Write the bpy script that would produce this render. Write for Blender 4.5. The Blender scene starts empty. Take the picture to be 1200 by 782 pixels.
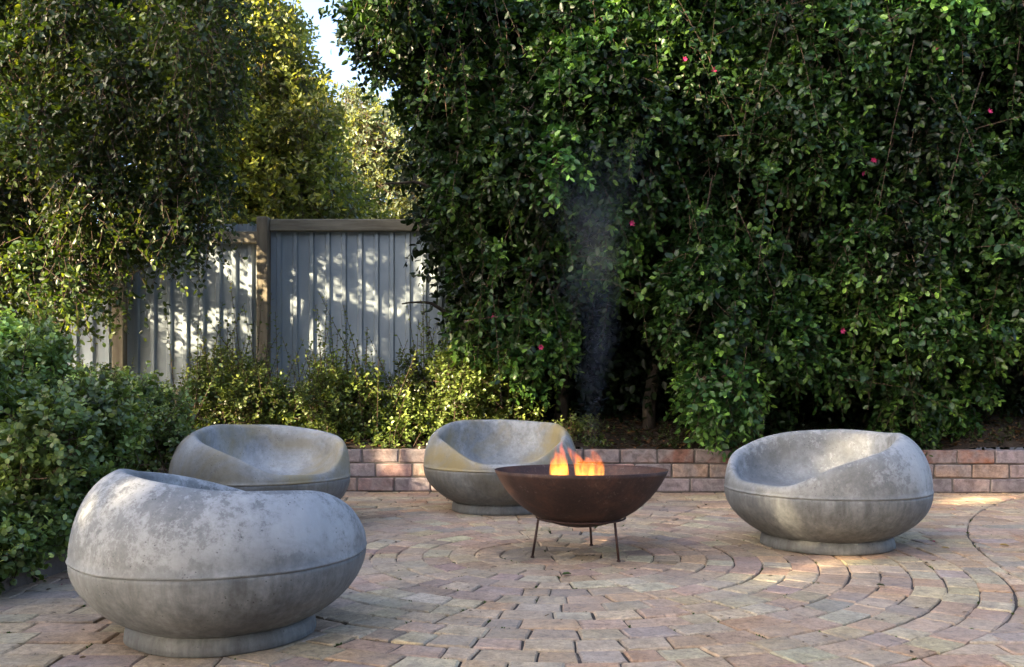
import bpy, bmesh, math, random
import numpy as np
from mathutils import Vector, Matrix

# ------------------------------------------------------------------ camera, sky, sun, exposure
SC = bpy.context.scene
COL = SC.collection
F = 1083.0            # focal length in photograph pixels
H = 0.876             # camera height
YH = 450.0            # horizon row in the photograph
cam_d = bpy.data.cameras.new('camera')
cam = bpy.data.objects.new('camera', cam_d)
COL.objects.link(cam)
cam.location = (0, 0, H)
cam.rotation_euler = (math.radians(90), 0, 0)
cam_d.sensor_width = 36.0
cam_d.lens = 36.0 * F / 1200.0
cam_d.shift_y = (YH - 391.0) / 1200.0
cam_d.clip_start = 0.05
cam_d.clip_end = 3000
SC.camera = cam

SUN_EL = math.radians(22)
SUN_H = Vector((-0.79, -0.61, 0)).normalized()        # horizontal direction towards the sun
SUN_V = Vector((SUN_H.x * math.cos(SUN_EL), SUN_H.y * math.cos(SUN_EL), math.sin(SUN_EL)))
world = bpy.data.worlds.new('World')
SC.world = world
world.use_nodes = True
wn = world.node_tree
bg = wn.nodes['Background']
sky = wn.nodes.new('ShaderNodeTexSky')
sky.sky_type = 'NISHITA'
sky.sun_disc = False
sky.sun_elevation = SUN_EL
sky.sun_rotation = math.atan2(SUN_H.x, SUN_H.y)
sky.air_density = 0.65
sky.dust_density = 4.5
sky.ozone_density = 1.0
wn.links.new(sky.outputs[0], bg.inputs['Color'])
bg.inputs['Strength'].default_value = 0.15
sun_d = bpy.data.lights.new('sun', 'SUN')
sun_d.energy = 5.0
sun_d.angle = math.radians(0.6)
sun_d.color = (1.0, 0.80, 0.52)
sun = bpy.data.objects.new('sun', sun_d)
COL.objects.link(sun)
sun.location = (-20, -15, 12)
sun.rotation_euler = SUN_V.to_track_quat('Z', 'Y').to_euler()
SC.view_settings.view_transform = 'Standard'
SC.view_settings.look = 'None'
SC.view_settings.exposure = 2.8
SC.view_settings.gamma = 1.0
SC.view_settings.use_curve_mapping = False
SC.cycles.max_bounces = 7
SC.cycles.diffuse_bounces = 4
SC.cycles.glossy_bounces = 2
SC.cycles.transmission_bounces = 5
SC.cycles.volume_bounces = 0
SC.cycles.transparent_max_bounces = 6
SC.cycles.sample_clamp_indirect = 6.0
SC.cycles.use_denoising = True

random.seed(7)
RNG = np.random.default_rng(11)


# ------------------------------------------------------------------ helpers
def P(x, y, D):
    """a point D metres ahead that stands at photograph pixel x, y"""
    return Vector(((x - 600.0) / F * D, D, H - (y - YH) / F * D))


def G(x, y):
    """the ground point at photograph pixel x, y"""
    D = F * H / (y - YH)
    return Vector(((x - 600.0) / F * D, D, 0.0))


def link(name, mesh, mat, parent=None):
    o = bpy.data.objects.new(name, mesh)
    COL.objects.link(o)
    if mat is not None and len(mesh.materials) == 0:
        mesh.materials.append(mat)
    if parent is not None:
        o.parent = parent
    return o


def thing(name, label, cat, loc=(0, 0, 0), rz=0.0, group=None):
    o = bpy.data.objects.new(name, None)
    COL.objects.link(o)
    o.location = loc
    o.rotation_euler = (0, 0, rz)
    o.empty_display_size = 0.1
    return tag(o, label, cat, group)


def tag(o, label, cat, group=None):
    o['label'] = label
    o['category'] = cat
    if group:
        o['group'] = group
    return o


def kind(o, k):
    o['kind'] = k
    return o


def smooth(me):
    me.polygons.foreach_set('use_smooth', np.ones(len(me.polygons), dtype=bool))
    return me


def mesh_np(name, V, Fq, cols=None, flat=True):
    """a mesh from numpy vertices and equal-sized faces, with one colour a vertex"""
    V = np.asarray(V, dtype=np.float32)
    Fq = np.asarray(Fq, dtype=np.int32)
    n = Fq.shape[1]
    me = bpy.data.meshes.new(name)
    me.vertices.add(len(V))
    me.vertices.foreach_set('co', V.ravel())
    me.loops.add(Fq.size)
    me.loops.foreach_set('vertex_index', Fq.ravel())
    me.polygons.add(len(Fq))
    me.polygons.foreach_set('loop_start', np.arange(0, Fq.size, n, dtype=np.int32))
    me.update(calc_edges=True)
    if cols is not None:
        c = np.ones((len(V), 4), dtype=np.float32)
        c[:, :3] = cols
        a = me.color_attributes.new('col', 'FLOAT_COLOR', 'POINT')
        a.data.foreach_set('color', c.ravel())
    if not flat:
        smooth(me)
    return me


def mesh_pd(name, V, Fs, sm=False, col=None):
    me = bpy.data.meshes.new(name)
    me.from_pydata([tuple(v) for v in V], [], Fs)
    if col is not None:
        a = me.color_attributes.new('col', 'FLOAT_COLOR', 'POINT')
        cc = np.ones((len(V), 4), dtype=np.float32)
        cc[:, :3] = col
        a.data.foreach_set('color', cc.ravel())
    me.update()
    if sm:
        smooth(me)
    return me


def tube(pts, radii, seg=8, cap=True):
    """a tapered tube along a polyline: vertices, quads"""
    V, Fs = [], []
    pts = [Vector(p) for p in pts]
    ref = Vector((0.31, 0.17, 0.93)).normalized()
    for i, p in enumerate(pts):
        a = pts[max(0, i - 1)]
        b = pts[min(len(pts) - 1, i + 1)]
        t = (b - a).normalized()
        u = t.cross(ref)
        if u.length < 1e-3:
            u = t.cross(Vector((1, 0, 0)))
        u.normalize()
        w = t.cross(u)
        for k in range(seg):
            q = 2 * math.pi * k / seg
            V.append(p + (u * math.cos(q) + w * math.sin(q)) * radii[i])
    for i in range(len(pts) - 1):
        for k in range(seg):
            Fs.append((i * seg + k, i * seg + (k + 1) % seg, (i + 1) * seg + (k + 1) % seg, (i + 1) * seg + k))
    if cap:
        Fs.append(tuple(reversed(range(seg))))
        Fs.append(tuple((len(pts) - 1) * seg + k for k in range(seg)))
    return V, Fs


def join(parts):
    V, Fs = [], []
    for v, f in parts:
        n = len(V)
        V += list(v)
        Fs += [tuple(i + n for i in q) for q in f]
    return V, Fs


def box(x0, x1, y0, y1, z0, z1):
    V = [(x0, y0, z0), (x1, y0, z0), (x1, y1, z0), (x0, y1, z0), (x0, y0, z1), (x1, y0, z1), (x1, y1, z1), (x0, y1, z1)]
    Fs = [(3, 2, 1, 0), (4, 5, 6, 7), (0, 1, 5, 4), (1, 2, 6, 5), (2, 3, 7, 6), (3, 0, 4, 7)]
    return V, Fs


def bevel_box(x0, x1, y0, y1, z0, z1, bev, seed=0, jit=0.0, cuts=0):
    rn = random.Random(seed)
    bm = bmesh.new()
    V, Fs = box(x0, x1, y0, y1, z0, z1)
    vs = [bm.verts.new(v) for v in V]
    for f in Fs:
        bm.faces.new([vs[i] for i in f])
    for v in bm.verts:
        v.co += Vector((rn.uniform(-jit, jit), rn.uniform(-jit, jit), rn.uniform(-jit, jit)))
    bmesh.ops.bevel(bm, geom=list(bm.edges), offset=bev, segments=1, affect='EDGES')
    return bm


def bm_mesh(name, bm, sm=False):
    me = bpy.data.meshes.new(name)
    bm.to_mesh(me)
    bm.free()
    if sm:
        smooth(me)
    return me


# ------------------------------------------------------------------ materials
class NT:
    def __init__(self, name):
        self.m = bpy.data.materials.new(name)
        self.m.use_nodes = True
        self.t = self.m.node_tree
        self.b = self.t.nodes['Principled BSDF']
        self.out = self.t.nodes['Material Output']

    def n(self, typ, **kw):
        nd = self.t.nodes.new(typ)
        for k, v in kw.items():
            setattr(nd, k, v)
        return nd

    def l(self, a, b):
        self.t.links.new(a, b)

    def coord(self, kind_='Object', scale=(1, 1, 1)):
        tc = self.n('ShaderNodeTexCoord')
        mp = self.n('ShaderNodeMapping')
        mp.inputs['Scale'].default_value = scale
        self.l(tc.outputs[kind_], mp.inputs['Vector'])
        return mp.outputs['Vector']

    def noise(self, vec, scale, detail=5, rough=0.6, dist=0.0):
        nd = self.n('ShaderNodeTexNoise')
        nd.inputs['Scale'].default_value = scale
        nd.inputs['Detail'].default_value = detail
        nd.inputs['Roughness'].default_value = rough
        nd.inputs['Distortion'].default_value = dist
        self.l(vec, nd.inputs['Vector'])
        return nd.outputs['Fac']

    def ramp(self, fac, stops):
        r = self.n('ShaderNodeValToRGB')
        el = r.color_ramp.elements
        while len(el) < len(stops):
            el.new(0.5)
        for e, (p, c) in zip(el, stops):
            e.position = p
            e.color = (c, c, c, 1) if not hasattr(c, '__len__') else (*c, 1)
        self.l(fac, r.inputs['Fac'])
        return r.outputs['Color']

    def mix(self, fac, a, b, mode='MIX'):
        nd = self.n('ShaderNodeMix', data_type='RGBA', blend_type=mode)
        for sock, v in ((nd.inputs[0], fac), (nd.inputs[6], a), (nd.inputs[7], b)):
            if hasattr(v, 'is_linked'):
                self.l(v, sock)
            elif hasattr(v, '__len__'):
                sock.default_value = (*v, 1)
            else:
                sock.default_value = v if sock == nd.inputs[0] else (v, v, v, 1)
        return nd.outputs[2]

    def math(self, op, a, b=None, clamp=False):
        nd = self.n('ShaderNodeMath', operation=op, use_clamp=clamp)
        for sock, v in ((nd.inputs[0], a), (nd.inputs[1], b)):
            if v is None:
                continue
            if hasattr(v, 'is_linked'):
                self.l(v, sock)
            else:
                sock.default_value = v
        return nd.outputs[0]

    def attr(self, name='col'):
        nd = self.n('ShaderNodeAttribute', attribute_name=name)
        return nd.outputs['Color']

    def bump(self, h, strength=0.3, dist=0.01, prev=None):
        nd = self.n('ShaderNodeBump')
        nd.inputs['Strength'].default_value = strength
        nd.inputs['Distance'].default_value = dist
        self.l(h, nd.inputs['Height'])
        if prev is not None:
            self.l(prev, nd.inputs['Normal'])
        return nd.outputs['Normal']

    def fin(self, col=None, rough=None, normal=None, metal=None, spec=None):
        for key, v in (('Base Color', col), ('Roughness', rough), ('Normal', normal), ('Metallic', metal), ('Specular IOR Level', spec)):
            if v is None:
                continue
            if hasattr(v, 'is_linked'):
                self.l(v, self.b.inputs[key])
            elif hasattr(v, '__len__'):
                self.b.inputs[key].default_value = (*v, 1)
            else:
                self.b.inputs[key].default_value = v
        return self.m


def m_leaf(name, rough=0.38, trans=0.3, spec=0.5, tint=(1.5, 1.45, 0.5)):
    t = NT(name)
    c = t.attr()
    v = t.coord('Object')
    n = t.noise(v, 60, 2)
    c2 = t.mix(1.0, c, t.ramp(n, [(0.3, 0.78), (0.7, 1.2)]), 'MULTIPLY')
    t.fin(c2, rough, None, None, spec)
    tr = t.n('ShaderNodeBsdfTranslucent')
    t.l(t.mix(1.0, c2, tint, 'MULTIPLY'), tr.inputs['Color'])
    mx = t.n('ShaderNodeMixShader')
    mx.inputs[0].default_value = trans
    t.l(t.b.outputs[0], mx.inputs[1])
    t.l(tr.outputs[0], mx.inputs[2])
    t.l(mx.outputs[0], t.out.inputs['Surface'])
    return t.m


def m_bark(name, a=(0.055, 0.04, 0.03), b=(0.14, 0.11, 0.085)):
    t = NT(name)
    v = t.coord('Object', (1, 1, 0.25))
    n = t.noise(v, 30, 6, 0.7, 0.4)
    return t.fin(t.ramp(n, [(0.3, a), (0.7, b)]), 0.9, t.bump(n, 0.7, 0.02))


def m_concrete(name, ochre=0.0, bloom=0.5, seed=(0, 0, 0), dk=0.74, streak=0.16):
    t = NT(name)
    tc = t.n('ShaderNodeTexCoord')
    mp = t.n('ShaderNodeMapping')
    mp.inputs['Location'].default_value = seed
    t.l(tc.outputs['Object'], mp.inputs['Vector'])
    v = mp.outputs['Vector']
    big = t.noise(v, 3.2, 6, 0.62, 0.5)
    med = t.noise(v, 11, 8, 0.7, 0.3)
    fine = t.noise(v, 120, 4, 0.7)
    base = t.ramp(big, [(0.28, (0.155, 0.165, 0.172)), (0.5, (0.235, 0.248, 0.255)), (0.74, (0.33, 0.342, 0.345))])
    base = t.mix(0.65, base, t.ramp(med, [(0.3, 0.62), (0.7, 1.32)]), 'MULTIPLY')
    m45 = t.noise(v, 48, 7, 0.75, 0.3)
    base = t.mix(0.6, base, t.ramp(m45, [(0.34, 0.7), (0.66, 1.25)]), 'MULTIPLY')
    # white bloom where lime has worked out of the concrete
    bl = t.math('MULTIPLY', t.noise(v, 2.6, 3, 0.5, 0.2), 1.0)
    bl2 = t.math('ADD', bl, t.math('MULTIPLY', t.math('SUBTRACT', t.noise(v, 26, 11, 0.8, 0.15), 0.5), 1.15))
    bm_ = t.ramp(bl2, [(0.46, 0.0), (0.53, 0.7), (0.64, 1.0)])
    zs = t.n('ShaderNodeSeparateXYZ')
    t.l(tc.outputs['Object'], zs.inputs[0])
    zf = t.ramp(t.math('ADD', zs.outputs['Z'], t.math('MULTIPLY', t.math('SUBTRACT', big, 0.5), 0.30)), [(0.29, 0.08), (0.385, 1.0)])
    base = t.mix(t.math('MULTIPLY', t.math('MULTIPLY', bm_, zf), bloom), base, (0.54, 0.56, 0.575))
    # fine vertical streaks left by the mould and by rain
    sv = t.n('ShaderNodeMapping')
    sv.inputs['Scale'].default_value = (34, 34, 2.2)
    t.l(v, sv.inputs['Vector'])
    st = t.noise(sv.outputs['Vector'], 1.0, 4, 0.6)
    base = t.mix(streak, base, t.ramp(st, [(0.32, 0.66), (0.66, 1.22)]), 'MULTIPLY')
    if ochre > 0:
        oc = t.noise(v, 2.1, 5, 0.6, 0.8)
        base = t.mix(t.math('MULTIPLY', t.ramp(oc, [(0.42, 0.0), (0.64, 1.0)]), ochre), base, (0.27, 0.215, 0.095))
    pits = t.n('ShaderNodeTexVoronoi')
    pits.inputs['Scale'].default_value = 55
    t.l(v, pits.inputs['Vector'])
    pm = t.ramp(pits.outputs['Distance'], [(0.06, 0.0), (0.17, 1.0)])
    pn = t.ramp(t.noise(v, 9, 2), [(0.48, 1.0), (0.58, 0.0)])
    pit = t.mix(pn, pm, 1.0)
    base = t.mix(0.7, base, pit, 'MULTIPLY')
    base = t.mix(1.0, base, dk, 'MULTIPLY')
    nrm = t.bump(fine, 0.12, 0.004)
    nrm = t.bump(med, 0.22, 0.012, nrm)
    nrm = t.bump(pit, 0.35, 0.004, nrm)
    return t.fin(base, t.ramp(med, [(0.3, 0.52), (0.7, 0.78)]), nrm, None, 0.42)


def m_paver(name):
    t = NT(name)
    c = t.attr()
    v = t.coord('Object')
    a = t.noise(v, 9, 5, 0.65, 0.4)
    b = t.noise(v, 75, 6, 0.75)
    d = t.noise(v, 2.2, 4, 0.6, 0.6)
    c = t.mix(0.75, c, t.ramp(a, [(0.28, 0.68), (0.7, 1.25)]), 'MULTIPLY')
    c = t.mix(0.55, c, t.ramp(b, [(0.33, 0.5), (0.62, 1.2)]), 'MULTIPLY')
    m30 = t.noise(v, 31, 6, 0.72, 0.6)
    c = t.mix(0.7, c, t.ramp(m30, [(0.33, 0.42), (0.5, 1.0), (0.68, 1.28)]), 'MULTIPLY')
    # dark stain beside the foot of the fire bowl
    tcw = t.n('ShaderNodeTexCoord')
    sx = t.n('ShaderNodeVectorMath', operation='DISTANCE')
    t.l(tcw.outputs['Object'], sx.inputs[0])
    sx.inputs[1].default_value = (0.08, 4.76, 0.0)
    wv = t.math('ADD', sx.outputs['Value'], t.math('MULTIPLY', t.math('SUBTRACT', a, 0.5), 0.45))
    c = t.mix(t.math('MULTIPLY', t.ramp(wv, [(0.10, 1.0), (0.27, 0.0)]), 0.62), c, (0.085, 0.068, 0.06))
    # grey grime and lime films that lie across several pavers
    c = t.mix(t.math('MULTIPLY', t.ramp(d, [(0.42, 0.0), (0.66, 1.0)]), 0.38), c, (0.36, 0.325, 0.29))
    e = t.noise(v, 3.4, 5, 0.65, 0.3)
    c = t.mix(t.math('MULTIPLY', t.ramp(e, [(0.54, 0.0), (0.72, 1.0)]), 0.5), c, (0.15, 0.125, 0.12))
    k = t.n('ShaderNodeTexVoronoi')
    k.inputs['Scale'].default_value = 70
    t.l(v, k.inputs['Vector'])
    pit = t.ramp(k.outputs['Distance'], [(0.08, 0.0), (0.22, 1.0)])
    c = t.mix(0.4, c, pit, 'MULTIPLY')
    n = t.bump(b, 0.45, 0.008)
    n = t.bump(m30, 0.5, 0.010, n)
    n = t.bump(a, 0.4, 0.012, n)
    n = t.bump(pit, 0.3, 0.004, n)
    return t.fin(c, 0.78, n, None, 0.3)


def m_wallbrick(name):
    t = NT(name)
    oi = t.n('ShaderNodeObjectInfo')
    tc = t.n('ShaderNodeTexCoord')
    ad = t.n('ShaderNodeVectorMath', operation='ADD')
    t.l(tc.outputs['Object'], ad.inputs[0])
    sc_ = t.n('ShaderNodeVectorMath', operation='SCALE')
    t.l(oi.outputs['Location'], sc_.inputs[0])
    sc_.inputs['Scale'].default_value = 3.7
    t.l(sc_.outputs[0], ad.inputs[1])
    v = ad.outputs[0]
    a = t.noise(v, 10, 6, 0.7, 0.5)
    b = t.noise(v, 90, 4, 0.7)
    g = t.noise(v, 4, 3, 0.6)
    c = t.mix(0.8, oi.outputs['Color'], t.ramp(a, [(0.28, 0.6), (0.7, 1.3)]), 'MULTIPLY')
    c = t.mix(t.math('MULTIPLY', t.ramp(g, [(0.42, 0.0), (0.60, 1.0)]), 0.8), c, (0.22, 0.195, 0.195))
    c = t.mix(0.8, c, t.ramp(t.noise(v, 16, 4, 0.6, 0.8), [(0.36, 0.62), (0.6, 1.2)]), 'MULTIPLY')
    c = t.mix(0.4, c, t.ramp(b, [(0.3, 0.55), (0.65, 1.2)]), 'MULTIPLY')
    return t.fin(c, 0.85, t.bump(b, 0.4, 0.008, t.bump(a, 0.4, 0.015)), None, 0.25)


def m_simple(name, stops, scale=8, rough=0.85, bump=0.4, dist=0.01, vs=(1, 1, 1), spec=0.3):
    t = NT(name)
    v = t.coord('Object', vs)
    n = t.noise(v, scale, 7, 0.68, 0.3)
    return t.fin(t.ramp(n, stops), rough, t.bump(n, bump, dist), None, spec)


M = {}
M['leaf_hedge'] = m_leaf('hedge_leaf', 0.40, 0.25, 0.36)
M['leaf_tree'] = m_leaf('tree_leaf', 0.4, 0.42, 0.45, (1.9, 1.6, 0.35))
M['leaf_gold'] = m_leaf('sunlit_leaf', 0.42, 0.45, 0.4, (1.5, 1.4, 0.7))
M['leaf_bush'] = m_leaf('bush_leaf', 0.36, 0.28, 0.5)
M['bark'] = m_bark('bark', (0.03, 0.023, 0.018), (0.085, 0.066, 0.05))
M['twig'] = m_bark('twig', (0.045, 0.026, 0.017), (0.11, 0.065, 0.042))
M['conc_bloom'] = m_concrete('bloomed_concrete', 0.0, 0.62, (4.6, 1.9, 1.05))
M['conc_plain'] = m_concrete('grey_concrete', 0.12, 0.5, (7.7, 2.4, 5.2), 0.8)
M['conc_ochre'] = m_concrete('stained_concrete', 0.9, 0.3, (1.3, 8.4, 2.6), 0.9)
M['conc_olive'] = m_concrete('olive_concrete', 0.75, 0.2, (5.0, 3.3, 9.1), 0.95)
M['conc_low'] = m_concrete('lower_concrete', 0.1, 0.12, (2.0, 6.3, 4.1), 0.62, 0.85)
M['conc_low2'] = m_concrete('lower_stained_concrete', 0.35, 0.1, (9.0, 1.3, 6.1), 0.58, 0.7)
M['paver'] = m_paver('paving_brick')
M['wallbrick'] = m_wallbrick('wall_brick')
M['mortar'] = m_simple('mortar', [(0.3, (0.055, 0.048, 0.043)), (0.7, (0.165, 0.145, 0.13))], 9)
M['joint'] = m_simple('joint_sand', [(0.35, (0.032, 0.026, 0.022)), (0.6, (0.085, 0.07, 0.058)), (0.72, (0.19, 0.16, 0.135))], 4)
M['soil'] = m_simple('soil', [(0.3, (0.018, 0.013, 0.009)), (0.7, (0.06, 0.042, 0.028))], 12, 0.95, 0.8, 0.03)
M['kerb'] = m_simple('kerb_concrete', [(0.3, (0.075, 0.06, 0.05)), (0.7, (0.18, 0.15, 0.128))], 9)
M['timber'] = m_simple('weathered_timber', [(0.3, (0.12, 0.105, 0.075)), (0.7, (0.27, 0.245, 0.185))], 22, 0.85, 0.4, 0.006, (0.12, 1, 1))
M['timber_up'] = m_simple('weathered_post', [(0.3, (0.10, 0.085, 0.06)), (0.7, (0.25, 0.215, 0.155))], 22, 0.85, 0.4, 0.006, (1, 1, 0.1))
t = NT('fence_paint')
v = t.coord('Object', (1, 1, 0.35))
n = t.noise(v, 5, 6, 0.6, 0.3)
t.fin(t.ramp(n, [(0.3, (0.225, 0.27, 0.305)), (0.7, (0.315, 0.365, 0.40))]), t.ramp(n, [(0.3, 0.34), (0.7, 0.5)]), t.bump(n, 0.08, 0.01), 0.25, 0.5)
M['fence'] = t.m
t = NT('rusted_steel')
v = t.coord('Object')
a = t.noise(v, 7, 7, 0.7, 0.6)
b = t.noise(v, 60, 5, 0.7)
c = t.ramp(a, [(0.25, (0.024, 0.014, 0.012)), (0.5, (0.050, 0.026, 0.021)), (0.75, (0.105, 0.048, 0.031))])
c = t.mix(0.6, c, t.ramp(b, [(0.3, 0.55), (0.66, 1.4)]), 'MULTIPLY')
sp = t.ramp(t.noise(v, 34, 3, 0.8), [(0.60, 0.0), (0.72, 1.0)])
c = t.mix(t.math('MULTIPLY', sp, 0.35), c, (0.24, 0.19, 0.18))
t.fin(c, 0.62, t.bump(b, 0.35, 0.004), 0.25, 0.45)
M['rust'] = t.m
M['ash'] = m_simple('ash', [(0.3, (0.02, 0.02, 0.02)), (0.7, (0.16, 0.15, 0.145))], 22)
M['dry_leaf'] = m_leaf('dry_leaf', 0.6, 0.25, 0.3, (1.3, 1.1, 0.7))
M['petal'] = m_leaf('petal', 0.5, 0.3, 0.3, (1.4, 1.0, 1.2))
M['moss'] = m_leaf('moss', 0.8, 0.1, 0.2)

# ------------------------------------------------------------------ ground
def sheet(name, x0, x1, y0, y1, nx, ny, zf):
    xs = np.linspace(x0, x1, nx)
    ys = np.linspace(y0, y1, ny)
    V = [(x, y, zf(x, y)) for y in ys for x in xs]
    Fs = [(j * nx + i, j * nx + i + 1, (j + 1) * nx + i + 1, (j + 1) * nx + i) for j in range(ny - 1) for i in range(nx - 1)]
    return mesh_pd(name, V, Fs, True)


g = link('ground', sheet('ground', -600, 600, -600, 900, 2, 2, lambda x, y: -0.06), M['soil'])
kind(g, 'structure')

WALL_Y0, WALL_SL = 7.47, -0.022          # the wall's face runs y = WALL_Y0 + WALL_SL * x
WALL_H = 0.347
KERB_X = -2.13


def wall_y(x):
    return WALL_Y0 + WALL_SL * x


def bed_z(x, y):
    d = y - wall_y(x)
    base = WALL_H - 0.05 + min(max(d, 0), 1.5) * 0.27
    return base + 0.035 * math.sin(x * 3.1 + y * 1.7) + 0.02 * math.sin(x * 7.3 - y * 5.1)


bed = link('garden_bed', sheet('garden_bed', -9.0, 7.5, 7.58, 11.5, 90, 30, lambda x, y: bed_z(x, y)), M['soil'])
kind(bed, 'structure')
bed2 = link('garden_bed', sheet('garden_bed_side', -9.0, KERB_X - 0.07, 1.0, 7.7, 40, 40,
            lambda x, y: 0.16 + 0.1 * min(1, max(0, (KERB_X - x))) + 0.02 * math.sin(x * 5 + y * 4) + 0.2 * max(0, y - 6.6)), M['soil'])
kind(bed2, 'structure')

# ------------------------------------------------------------------ paving of cut bricks
CX, CY, RING = 0.20, 4.74, 0.131
NR = 16
R_OUT = NR * RING
pav = link('paving', sheet('paving', KERB_X - 0.02, 6.2, -2.5, 7.60, 2, 2, lambda x, y: -0.0090), M['joint'])
kind(pav, 'structure')
PAL = [((0.47, 0.335, 0.205), 6), ((0.46, 0.29, 0.19), 6), ((0.39, 0.225, 0.15), 4), ((0.29, 0.235, 0.205), 1.6),
       ((0.45, 0.24, 0.125), 2.6), ((0.50, 0.385, 0.255), 3.6), ((0.32, 0.195, 0.16), 2.2)]


def pick_col(rn):
    c = rn.choices([p[0] for p in PAL], [p[1] for p in PAL])[0]
    c = [(0.62 * q + 0.38 * w) * g_ for q, w, g_ in zip(c, (0.46, 0.345, 0.25), (0.97, 1.02, 0.98))]
    k = rn.uniform(0.82, 1.14)
    return tuple(min(0.7, q * k * rn.uniform(0.95, 1.05)) for q in c)


def clip_half(poly, px, py, nx, ny):
    """keep the part of a convex polygon on the side the normal points to"""
    out = []
    for i in range(len(poly)):
        a, b = poly[i], poly[(i + 1) % len(poly)]
        da = (a[0] - px) * nx + (a[1] - py) * ny
        db = (b[0] - px) * nx + (b[1] - py) * ny
        if da >= 0:
            out.append(a)
        if (da >= 0) != (db >= 0):
            q = da / (da - db)
            out.append((a[0] + (b[0] - a[0]) * q, a[1] + (b[1] - a[1]) * q))
    return out


def area(p):
    return 0.5 * sum(p[i][0] * p[(i + 1) % len(p)][1] - p[(i + 1) % len(p)][0] * p[i][1] for i in range(len(p)))


def inset(poly, d):
    """move every edge of a convex anticlockwise polygon inwards by d"""
    n = len(poly)
    out = list(poly)
    for i in range(n):
        a, b = poly[i], poly[(i + 1) % n]
        ex, ey = b[0] - a[0], b[1] - a[1]
        L = math.hypot(ex, ey)
        if L < 1e-6:
            continue
        nx, ny = -ey / L, ex / L
        out = clip_half(out, a[0] + nx * d, a[1] + ny * d, nx, ny)
        if len(out) < 3:
            return []
    return out


# second ring field on the right: circle through three points read off the curved joint
def circ3(a, b, c):
    ax, ay, bx, by, cx, cy = *a, *b, *c
    d = 2 * (ax * (by - cy) + bx * (cy - ay) + cx * (ay - by))
    ux = ((ax * ax + ay * ay) * (by - cy) + (bx * bx + by * by) * (cy - ay) + (cx * cx + cy * cy) * (ay - by)) / d
    uy = ((ax * ax + ay * ay) * (cx - bx) + (bx * bx + by * by) * (ax - cx) + (cx * cx + cy * cy) * (bx - ax)) / d
    return ux, uy, math.hypot(ax - ux, ay - uy)


C2X, C2Y, C2R = circ3((2.616, 5.285), (3.02, 6.06), (3.89, 7.106))

rp = random.Random(5)
polys = []          # polygons before the joint is cut away
n0 = 5
for k in range(NR):
    r0, r1 = k * RING, (k + 1) * RING
    rm = (r0 + r1) / 2
    if k == 0:
        cuts = [i * 2 * math.pi / 4 + 0.4 for i in range(4)]
    else:
        a = rp.uniform(0, 6.28)
        end = a + 2 * math.pi
        cuts = []
        while a < end - 0.10 / rm:
            cuts.append(a)
            a += rp.choice([0.125, 0.15, 0.165, 0.175, 0.19, 0.215]) / rm * rp.uniform(0.95, 1.05)
    sks = [rp.gauss(0, 0.009) for _ in cuts]
    for i, a0 in enumerate(cuts):
        a1 = cuts[i + 1] if i + 1 < len(cuts) else cuts[0] + 2 * math.pi
        sk0, sk1 = sks[i], sks[(i + 1) % len(sks)]
        rj = rp.gauss(0, 0.002)
        ro, ri = r1 + rj + rp.gauss(0, 0.002), r0 + rj + rp.gauss(0, 0.002)
        pts = []
        na = 3
        if k == 0:
            pts.append((0.0, 0.0))
            na = 7
        else:
            # pavers are straight: the inner and outer edge are chords with a faint bow
            for q in (a1, a0):
                pts.append((ri * math.cos(q), ri * math.sin(q)))
        for j in range(na):
            q = a0 + (a1 - a0) * j / (na - 1)
            sk = sk0 + (sk1 - sk0) * j / (na - 1)
            pts.append((ro * math.cos(q + sk / rm), ro * math.sin(q + sk / rm)))
        pts = [(CX + p[0], CY + p[1]) for p in pts]
        if area(pts) < 0:
            pts.reverse()
        polys.append(pts)


def outside_cut(poly):
    """trim a field paver to the outside of the main circle; None when it vanishes"""
    mx = sum(p[0] for p in poly) / len(poly)
    my = sum(p[1] for p in poly) / len(poly)
    dx, dy = mx - CX, my - CY
    L = math.hypot(dx, dy)
    if L < R_OUT + 0.25:
        poly = clip_half(poly, CX + dx / L * R_OUT, CY + dy / L * R_OUT, dx / L, dy / L)
        if len(poly) < 3 or area(poly) < 0.003:
            return None
    return poly


row = 0
y = 0.9
while y < 7.62:
    y1 = y + RING
    x = KERB_X + rp.uniform(-0.26, 0)
    while x < 5.2:
        L = rp.choice([0.235, 0.25, 0.262, 0.27])
        j = [rp.gauss(0, 0.003) for _ in range(8)]
        q = [(x + j[0], y + j[1]), (x + L + j[2], y + j[3]), (x + L + j[4], y1 + j[5]), (x + j[6], y1 + j[7])]
        x += L
        mx, my = x - L / 2, (y + y1) / 2
        if my > wall_y(mx) + 0.08:
            continue
        q = outside_cut(q)
        if q is None:
            continue
        dx, dy = mx - C2X, my - C2Y
        D2 = math.hypot(dx, dy)
        if abs(D2 - C2R) < 0.2:
            for sg in (1, -1):
                h_ = clip_half(q, C2X + dx / D2 * C2R, C2Y + dy / D2 * C2R, sg * dx / D2, sg * dy / D2)
                if len(h_) >= 3 and area(h_) > 0.003:
                    polys.append(h_)
            continue
        polys.append(q)
    y = y1
    row += 1
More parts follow.
